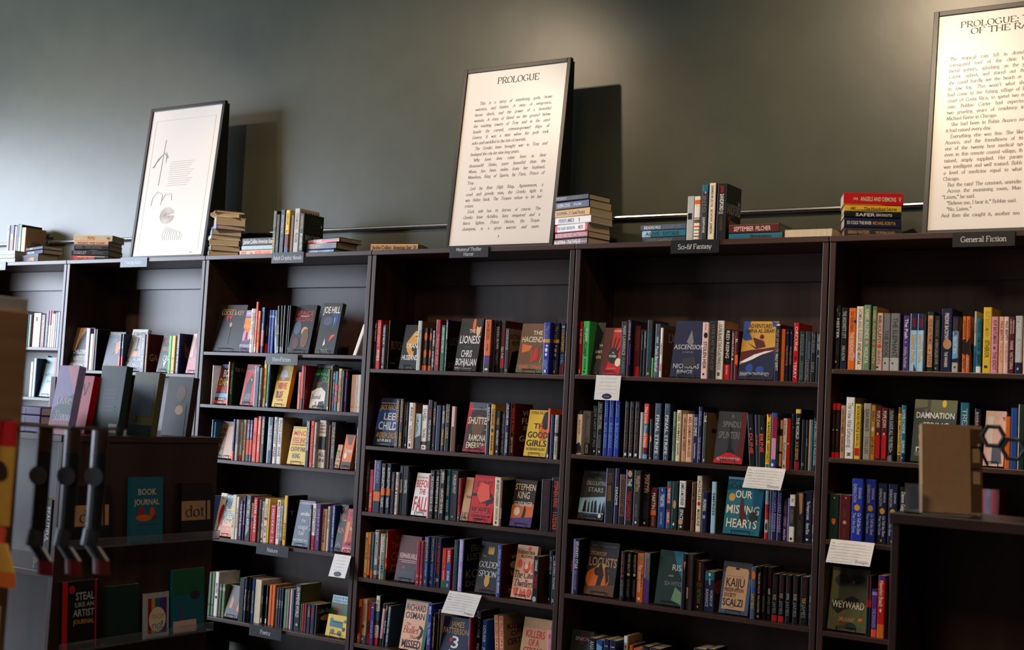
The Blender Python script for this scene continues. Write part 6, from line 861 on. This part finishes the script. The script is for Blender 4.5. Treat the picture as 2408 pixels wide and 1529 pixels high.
def poster(X,which,label):
    r=empty('framed_print',(X,.07,2.2006)); r.rotation_euler.x=-math.asin(.087/.91); tag(r,label,'framed print','framed prints on the bookcase tops')
    fr=MB(); b=.021
    for a,c in(((0,0,0),(b,.022,PH)),((PW-b,0,0),(PW,.022,PH)),((b,0,0),(PW-b,.022,b)),((b,0,PH-b),(PW-b,.022,PH))): fr.box(a,c,'blk')
    fr.build('frame',r,None,.002)
    s=MB(); s.box((b,.006,b),(PW-b,.014,PH-b),'poster_paper')
    def L(t,st,v,u0,u1,cap,fit=False): text(s,t,st,'ink',(u0*PW,.0056,PH*(1-v)),(1,0,0),(0,0,1),cap,(u1-u0)*PW,.5,1.5,fit)
    if which==2:
        L('PROLOGUE','R',.098,.33,.72,.031)
        for i,t in enumerate(P2):
            v=.206+.0313*i; ind=.035 if t[0]==' ' or i==0 else 0; q=t.strip(' *')
            if t[0]=='*': text(s,q,'I','ink',(.146*PW,.0056,PH*(1-v)),(1,0,0),(0,0,1),.0152)
            else: L(q,'I',v,.146+ind,.856,.0152,True)
        L('7','S',.94,.49,.505,.012)
    elif which==3:
        L('PROLOGUE: THE BITE','R',.085,.17,.83,.024); L('OF THE RAPTOR','R',.118,.235,.77,.024)
        for i,t in enumerate(P3):
            v=.23+.0266*i; ind=.03 if t[0]==' ' or i in(24,25) else 0; q=t.strip(' *')
            if t[0]=='*': text(s,q,'R','ink',(.115*PW+ind*PW,.0056,PH*(1-v)),(1,0,0),(0,0,1),.0142)
            else: L(q,'R',v,.115+ind,.585,.0142,True)
    else:
        def ln(pts,w=.0012,k='faint_ink'): s.tube([(u*PW,.0058,PH*(1-v)) for u,v in pts],w,k,5)
        ln([(.1,.09),(.9,.09),(.9,.95),(.1,.95),(.1,.09)],.0006)
        ln([(.27,.22),(.25,.52)],.0016); 
        for k in range(5): ln([(.27,.31),(.2-.012*k,.34+.012*k),(.16-.008*k,.40)],.0008); ln([(.27,.31),(.30+.01*k,.30+.01*k),(.31,.38-.01*k)],.0008)
        for k in range(12): ln([(.38-.006*(k%3),.37+.014*k),(.70-.02*(k%4),.37+.014*k)],.0008)
        ln([(.32,.65),(.33,.58),(.26,.56),(.2,.60),(.19,.65)],.0014);ln([(.33,.62),(.37,.58),(.45,.58),(.46,.62)],.0014)
        for k in range(9): ln([(.42+.012*k*math.cos(t*.5)+.01,.72+.0065*k*math.sin(t*.5)) for t in range(13)],.0011,'ink' if k<4 else 'faint_ink')
        for k in range(10): ln([(.45+.02*k,.79+.004*k),(.40+.03*k,.84+.01*(k%4)),(.42+.026*k,.88)],.0009)
        L('59','S',.965,.8,.83,.008)
    s.build('print',r)
    bk=MB(); 
    q=[(.012,.024,.02),(.012,.024,PH-.01),(.012,.04,PH-.01),(.012,.15,.012)]; p=[(PW-.004,y,z) for _,y,z in q]
    bk.add(q+p,[(3,2,1,0),(4,5,6,7),(0,1,5,4),(1,2,6,5),(2,3,7,6),(3,0,4,7)],'blk'); bk.build('easel_back',r)
poster(.452,1,'black framed line-drawing print on young adult bookcase, leftmost of three'); poster(2.704,2,'black framed italic prologue page standing above the mystery sign'); poster(4.977,3,'black framed prologue page cut off by the right edge, above general fiction sign')
# ---------- conduit
c=MB(); c.tube([(-4.5,.365,2.375),(11,.365,2.375)],.011,'metal',10)
for xx in(-.68,.86,3.2,6): c.box((xx,.35,2.355),(xx+.02,.385,2.395),'metal')
tag(c.build('wall_conduit'),'thin grey metal conduit running along the wall behind the bookcase tops','conduit')
# ---------- signs
for x0,z1,lines,lab in((-.79,2.206,['Middle Grade'],'slate middle grade sign cut off at the left edge'),(.484,2.203,['Young Adult'],'slate sign reading Young Adult below leftmost print'),(1.656,2.203,['Adult Graphic Novels'],'black sign reading Adult Graphic Novels on bookcase edge'),(2.798,2.207,['Mystery/ Thriller','Horror'],'black sign reading Mystery Thriller Horror below middle poster'),(3.952,2.2,['Sci-fi/ Fantasy'],'black sign reading Sci-fi Fantasy on bookcase edge'),(5.117,2.197,['General Fiction'],'black sign reading General Fiction below right poster'),(1.660,1.677,['Non-Fiction'],'black sign reading Non-Fiction on shelf below the graphic novels'),(1.680,.706,['Nature'],'black sign reading Nature on a lower shelf edge'),(1.667,.292,['Poetry'],'black sign reading Poetry on lowest visible shelf edge')):
    s=MB(); wd,hh=.222,.056; s.box((x0,-.013,z1-hh),(x0+wd,-.010,z1),'slt' if x0<1 else 'blk'); n=len(lines)
    for i,t in enumerate(lines):
        cap=.02 if n==1 else .016; tw=min(.2,textw(t,'T')*cap*1.05); text(s,t,'T','wht',(x0+(wd-tw)/2,-.0134,z1-hh/2-cap/2+(n-1)*.0115-i*.023),(1,0,0),(0,0,1),cap,tw)
    tag(s.build('shelf_sign'),lab,'sign','section signs on the bookcases')
# ---------- staff cards
def squig(s,p0,u,v,w,k):
    n=max(6,int(w/.004)); s.tube([p0+u*(w*i/n)+v*(.0022*math.sin(i*1.9+k)*random.uniform(.3,1)) for i in range(n+1)],.0004,'faint_ink',4)
for X,z,wd,hh,tilt,kind,lab in((3.619,1.621,.122,.108,6,1,'white handwritten card with dark oval logo below red face-out book'),(2.2,.702,.105,.112,20,1,'small white card with blue oval logo hanging at nature shelf end'),(4.337,1.272,.16,.098,32,2,'white review card hanging above the teal face-out cover'),(4.69,1.016,.17,.1,32,2,'white review card hanging above the green bird cover'),(2.9,.606,.18,.11,32,2,'white review card hanging on the mystery bookcase lower shelf')):
    r=T((X,-.006,z))@RX(tilt*-1)@T((0,0,0)); s=MB(); s.box((0,-.001,-hh),(wd,0,0),'wht'); U_,V_=Vector((1,0,0)),Vector((0,0,1))
    if kind==1:
        for i in range(5): squig(s,Vector((.02,-.0013,-.014-.016*i)),U_,V_,wd-.04,i)
        pts=[(wd/2+.024*math.cos(t*math.pi/12),-.0013,-hh+.016+.012*math.sin(t*math.pi/12)) for t in range(24)]; s.add(pts,[tuple(range(24))],'nvy'); text(s,'prologue','T','lgr',(wd/2-.013,-.0016,-hh+.014),U_,V_,.005,.026)
    else:
        for i,q in enumerate(['Title','Author','Review','','','','']):
            zz=-.018-.0125*i; x0=.026 if q else .008
            if q: text(s,q,'T','ink',(.007,-.0013,zz),U_,V_,.0055)
            s.box((x0,-.0013,zz-.0008),(wd-(.07 if i==6 else .008),-.0011,zz-.0003),'ink'); squig(s,Vector((x0+.01,-.0013,zz+.003)),U_,V_,wd*.6,i)
        text(s,'Prologue.','T','ink',(wd-.058,-.0013,-hh+.008),U_,V_,.011,.052)
    tag(s.build('review_card',None,r),lab,'card','staff review cards')
# ---------- low bookcase on the right
r=empty('low_bookcase',(5.36,-1.5,0)); tag(r,'low dark bookcase at right foreground holding a few books','bookcase')
def part(n,a,b,k='walnut',p=None): q=MB(); q.box(a,b,k); return q.build(n,p or r,None,.0015)
part('side_panel',(0,0,0),(.02,.28,1.205)); part('top_board',(-.005,-.01,1.205),(1.1,.285,1.232),'walnut_shelf'); part('back_panel',(.0205,.26,0),(1.08,.275,1.2045)); part('side_panel',(1.08,0,0),(1.1,.28,1.205)); part('shelf',(.0205,.005,.55),(1.0795,.2595,.57),'walnut_shelf')
g='books on the low right bookcase'
book(T((5.425,-1.45,1.238))@RZ(28)@RX(-9),.155,.035,.235,'tan','r brn 80 4 100 98;r tan 84 26 96 42;r tan 84 52 96 66;r dbr 80 24 94 26;r dbr 80 48 94 50','tan','large kraft-backed book in clear stand on low right bookcase',g,True)
book(T((5.70,-1.42,1.2325))@RY(6)@RZ(-14),.045,.15,.225,'lbl','r dgr 10 60 60 92;e pnk 40 45 20 10','tan','pale blue and dark book leaning at right on low bookcase',g)
a=MB(); a.box((5.385,-1.475,1.2325),(5.43,-1.47,1.31),'clear_acrylic'); a.box((5.385,-1.475,1.2325),(5.55,-1.40,1.2365),'clear_acrylic'); a.box((5.58,-1.475,1.2325),(5.62,-1.47,1.31),'clear_acrylic'); tag(a.build('acrylic_stand'),'clear acrylic book stand under the kraft-backed book at right','stand')
a=MB()
for q in range(2):
    cx,cz=.035+.05*q,.075-.03*q
    a.tube([(cx+.028*math.cos(t*math.pi/3),0,cz+.028*math.sin(t*math.pi/3)) for t in range(7)],.006,'dgr',8)
a.tube([(.0,0,.05),(.0,.1,.0)],.004,'dgr'); a.tube([(.11,0,.03),(.11,.1,.0)],.004,'dgr')
tag(a.build('eyeglasses',None,T((5.56,-1.44,1.37))),'dark hexagonal spectacles resting beside the kraft-backed book at right','eyeglasses')
a=MB(); a.box((5.70,-1.514,1.13),(5.86,-1.511,1.22),'lgn'); tag(a.build('shelf_tag'),'bright green tag on the low right bookcase edge','tag')
# ---------- journal display unit on the left
DX,DY0,DY1,DZ=2.71,-2.05,-1.33,1.285
r=empty('display_unit',(DX,DY0,0)); tag(r,'dark wooden display unit with journals on its end panel, left foreground','display unit')
part('end_panel',(-.022,0,0),(0,DY1-DY0,DZ-.022)); part('top_board',(-1.2,-.01,DZ-.022),(.005,DY1-DY0+.01,DZ),'walnut_shelf'); part('divider_panel',(-1.2,.3,0),(-.0225,.32,DZ-.0225)); part('shelf',(-1.2,.005,.80),(-.0225,.2995,.82),'walnut_shelf'); part('shelf',(-1.2,.005,.42),(-.0225,.2995,.44),'walnut_shelf')
for z in(.905,.56): 
    part('ledge',(.0005,.01,z-.004),(.045,DY1-DY0-.01,z),'clear_acrylic'); part('ledge_lip',(.045,.01,z-.004),(.048,DY1-DY0-.01,z+.03),'clear_acrylic')
def jr(y,z,wd,h,base,dec,lab): book(T((DX+.034,DY0+y,z+.0006))@RZ(90)@RX(-5),wd,.016,h,base,dec,'cre',lab,'journals on the display unit panel',True)
D='r tan 0 32 80 66;r tan 85 32 96 66;dgrR dot@38-60~12-76'
jr(.05,.905,.15,.21,'blk',D,'black dot journal with cream band, left of blue book journal'); jr(.29,.905,.15,.235,'tea','cre BOOK@17-27~22-78;cre JOURNAL@33-42~12-88;e red 34 52 9 6;e org 40 62 24 5;e crl 66 54 8 8;e brn 74 62 8 4;r slt 20 70 80 72','blue book journal in the middle of the display panel'); jr(.53,.905,.15,.21,'blk',D,'black dot journal with cream band, right of blue book journal')
jr(.03,.56,.15,.23,'blk','r red 0 0 14 100;e red 26 12 8 6;r red 90 0 94 100;lgr STEAL@16-28~36-88;lgr LIKE AN@31-38~34-88;lgr ARTIST@41-52~30-88;gld JOURNAL@56-63~30-88;gry AUSTIN KLEON@88-92~30-86','black journal with red spine stripe, lower row of display panel'); jr(.22,.56,.14,.2,'dgn','','plain dark green journal, lower row of display panel'); jr(.39,.56,.11,.16,'lgr','r crm 10 12 25 90;r gld 25 12 40 90;r tea 40 12 60 90;r pur 60 12 90 90;e cre 50 60 36 28;crlH nice@42-58~24-76;teaH no!@62-80~24-76','rainbow sticker sheet with white blob, lower row of display panel'); jr(.52,.56,.155,.235,'tea','p grn 0 0 100 0 100 40 0 40;e dgr 70 42 16 7;p slt 20 50 40 70 20 90;r lpk 0 80 74 99','teal and green book with bird at right of display panel')
g='books on top of the display unit'
book(T((DX-.115,DY0+.02,DZ+.0008))@RX(-8),.105,.03,.24,'lav','p pnk 40 0 100 0 100 40;p slt 10 62 100 40 100 70 0 80;r crm 0 80 100 100;whtI Olive@42-56~20-90;whtI Trees@66-78~20-92','tan','pink and purple cover on easel, left on display unit',g,True)
book(T((DX-.02,DY0+.60,DZ+.0008))@RZ(90)@RX(-6),.14,.03,.23,'brn','e dbr 55 30 20 16;p dbr 30 50 80 50 90 100 20 100;e tan 55 62 14 8','tan','brown photo cover at right end of display unit top',g,True) if 0 else book(T((DX-.15,DY0+.56,DZ+.0008))@RX(-6),.135,.03,.225,'dbr','e brn 60 28 18 14;p dgr 30 46 86 46 90 100 20 100;e tan 60 56 16 8','tan','dark brown photo cover at right end of display unit top',g,True)
book(T((DX-.155,DY0+.40,DZ+.0008))@RX(-6),.13,.03,.235,'olv','r slt 6 20 90 70;r dgn 0 84 100 100;e brn 20 74 10 6','tan','olive back cover beside brown photo cover on display unit',g,True)
book(T((DX-.15,DY0+.24,DZ+.0008))@RX(-6),.13,.03,.25,'dgn','r slt 20 34 80 36;r slt 20 40 80 42;r slt 20 46 78 48;r slt 20 58 76 60;r slt 20 64 78 66;r lgr 62 84 96 96','tan','dark green back cover with barcode box on display unit',g,True)
for i in range(4): book(T((DX-.42+.036*i,DY0+.25,DZ+.0006)),.034,.13,.2,('mrn','mrn','tan','dgn')[i],'','',('maroon upright book, far left of display unit','maroon upright book beside the far left one on display unit','tan upright book in display unit back row','dark green upright book in display unit back row')[i],g)
for i in range(3): book(T((DX-.36,DY0+.02,DZ+.0005+.03*i))@T((.2,0,0))@RY(-90),.029,.14,.2,'pur','r slt 10 20 80 60','',('bottom','middle','top')[i]+' purple book of the flat stack on display unit',g)
book(T((DX-.27,DY0+.22,DZ+.0008))@RX(-8),.1,.03,.21,'red','dbrR W@10-34~20-80','tan','red-orange cover with large letter on wire easel, display unit',g,True)
for i in range(2): book(T((DX-.15+.045*i,DY0+.03,.8206)),.036,.14,.24,'blk','wht BEAUTIFUL@10-60;gld A@84-92','',('left','right')[i]+' black book with white letters in display unit lower shelf','books in the display unit')
# ---------- plywood rack with socks
RX_,RY_=3.82,-3.30
r=empty('sock_rack',(RX_,RY_,0)); tag(r,'slotted plywood sock rack tower at the left edge foreground','rack')
part('tower',(-.3,0,0),(.2,.12,1.60),'plywood'); part('lid',(-.3,-.004,1.601),(.185,.124,1.63),'lgr')
for z in(1.50,1.41,1.30,1.22,1.14,1.06): part('slot',(.04,-.003,z-.007),(.13,-.0003,z+.007),'ink')
q=MB(); q.tube([(.1,0,1.375),(.1,-.05,1.375),(.22,-.07,1.372),(.245,.0,1.372),(.245,.06,1.372)],.004,'metal'); q.build('hook',r); q=MB(); q.tube([(.1,.1,1.365),(.36,.12,1.365),(.36,.24,1.365)],.004,'metal'); q.build('hook',r); q=MB(); q.tube([(.24,.05,1.0),(.2,.05,1.005),(.2,.02,1.005)],.004,'metal'); q.build('hook',r)
def sock(X,Y,Z,cols,lab,wd=.075,L=.33):
    o=empty('sock',(X,Y,Z)); tag(o,lab,'sock','socks hanging on the rack')
    def seg(n,z0,z1,k,x0=0,x1=0,th=.014):
        s=MB(); N=12; vs=[]
        for z,xo in((z0,x0),(z1,x1)): vs+=[(xo+wd/2*math.cos(t*2*math.pi/N),th/2*math.sin(t*2*math.pi/N),z) for t in range(N)]
        s.add(vs,[(t,(t+1)%N,N+(t+1)%N,N+t) for t in range(N)]+[tuple(range(N)),tuple(range(2*N-1,N-1,-1))],k); s.build(n,o)
    seg('cuff',0,-.05,cols[0]); seg('leg',-.0505,-.21,cols[1]); seg('heel',-.2105,-.245,cols[2],-.005,-.012); seg('foot',-.2455,-L+.03,cols[1],.0,.03); seg('toe',-L+.0295,-L,cols[3],.03,.034)
    s=MB(); p=[(-.022+.03*math.cos(t*math.pi/8)+.02,-.0085,-.10+.02*math.sin(t*math.pi/8)) for t in range(16)]; s.add(p,[tuple(range(16))],cols[4]); s.build('patch',o)
sock(RX_+.245,RY_+.05,1.372,('red','gld','crl','org','dbr'),'yellow sock with red cuff and dark patch hanging at left')
for i in range(3): sock(RX_+.28+.025*i,RY_+.12+.05*i,1.363,('dbr','blk','dgr','mrn','dgr'),('first','second','third')[i]+' dark sock hanging right of the yellow sock',.05,.3)
sock(RX_+.24,RY_+.05,1.0,('tan','blk','yel','yel','cre'),'black sock with yellow toe hanging below the yellow sock',.07,.26)
q=MB(); q.box((-.3,-.07,.62),(.165,-.0045,.98),'tan')
for k in range(9): q.box((-.3+.03*(k%3),-.0706,.86-.03*k),(.02+.05*(k%3),-.0702,.873-.03*k),'ink');q.box((.06,-.0706,.85-.03*k),(.15,-.0702,.862-.03*k),'ink')
tag(q.build('striped_box',None,T((RX_,RY_,0))),'tan box with black stripes hanging low on the plywood rack','box')
bpy.data.objects.remove(FT[0])
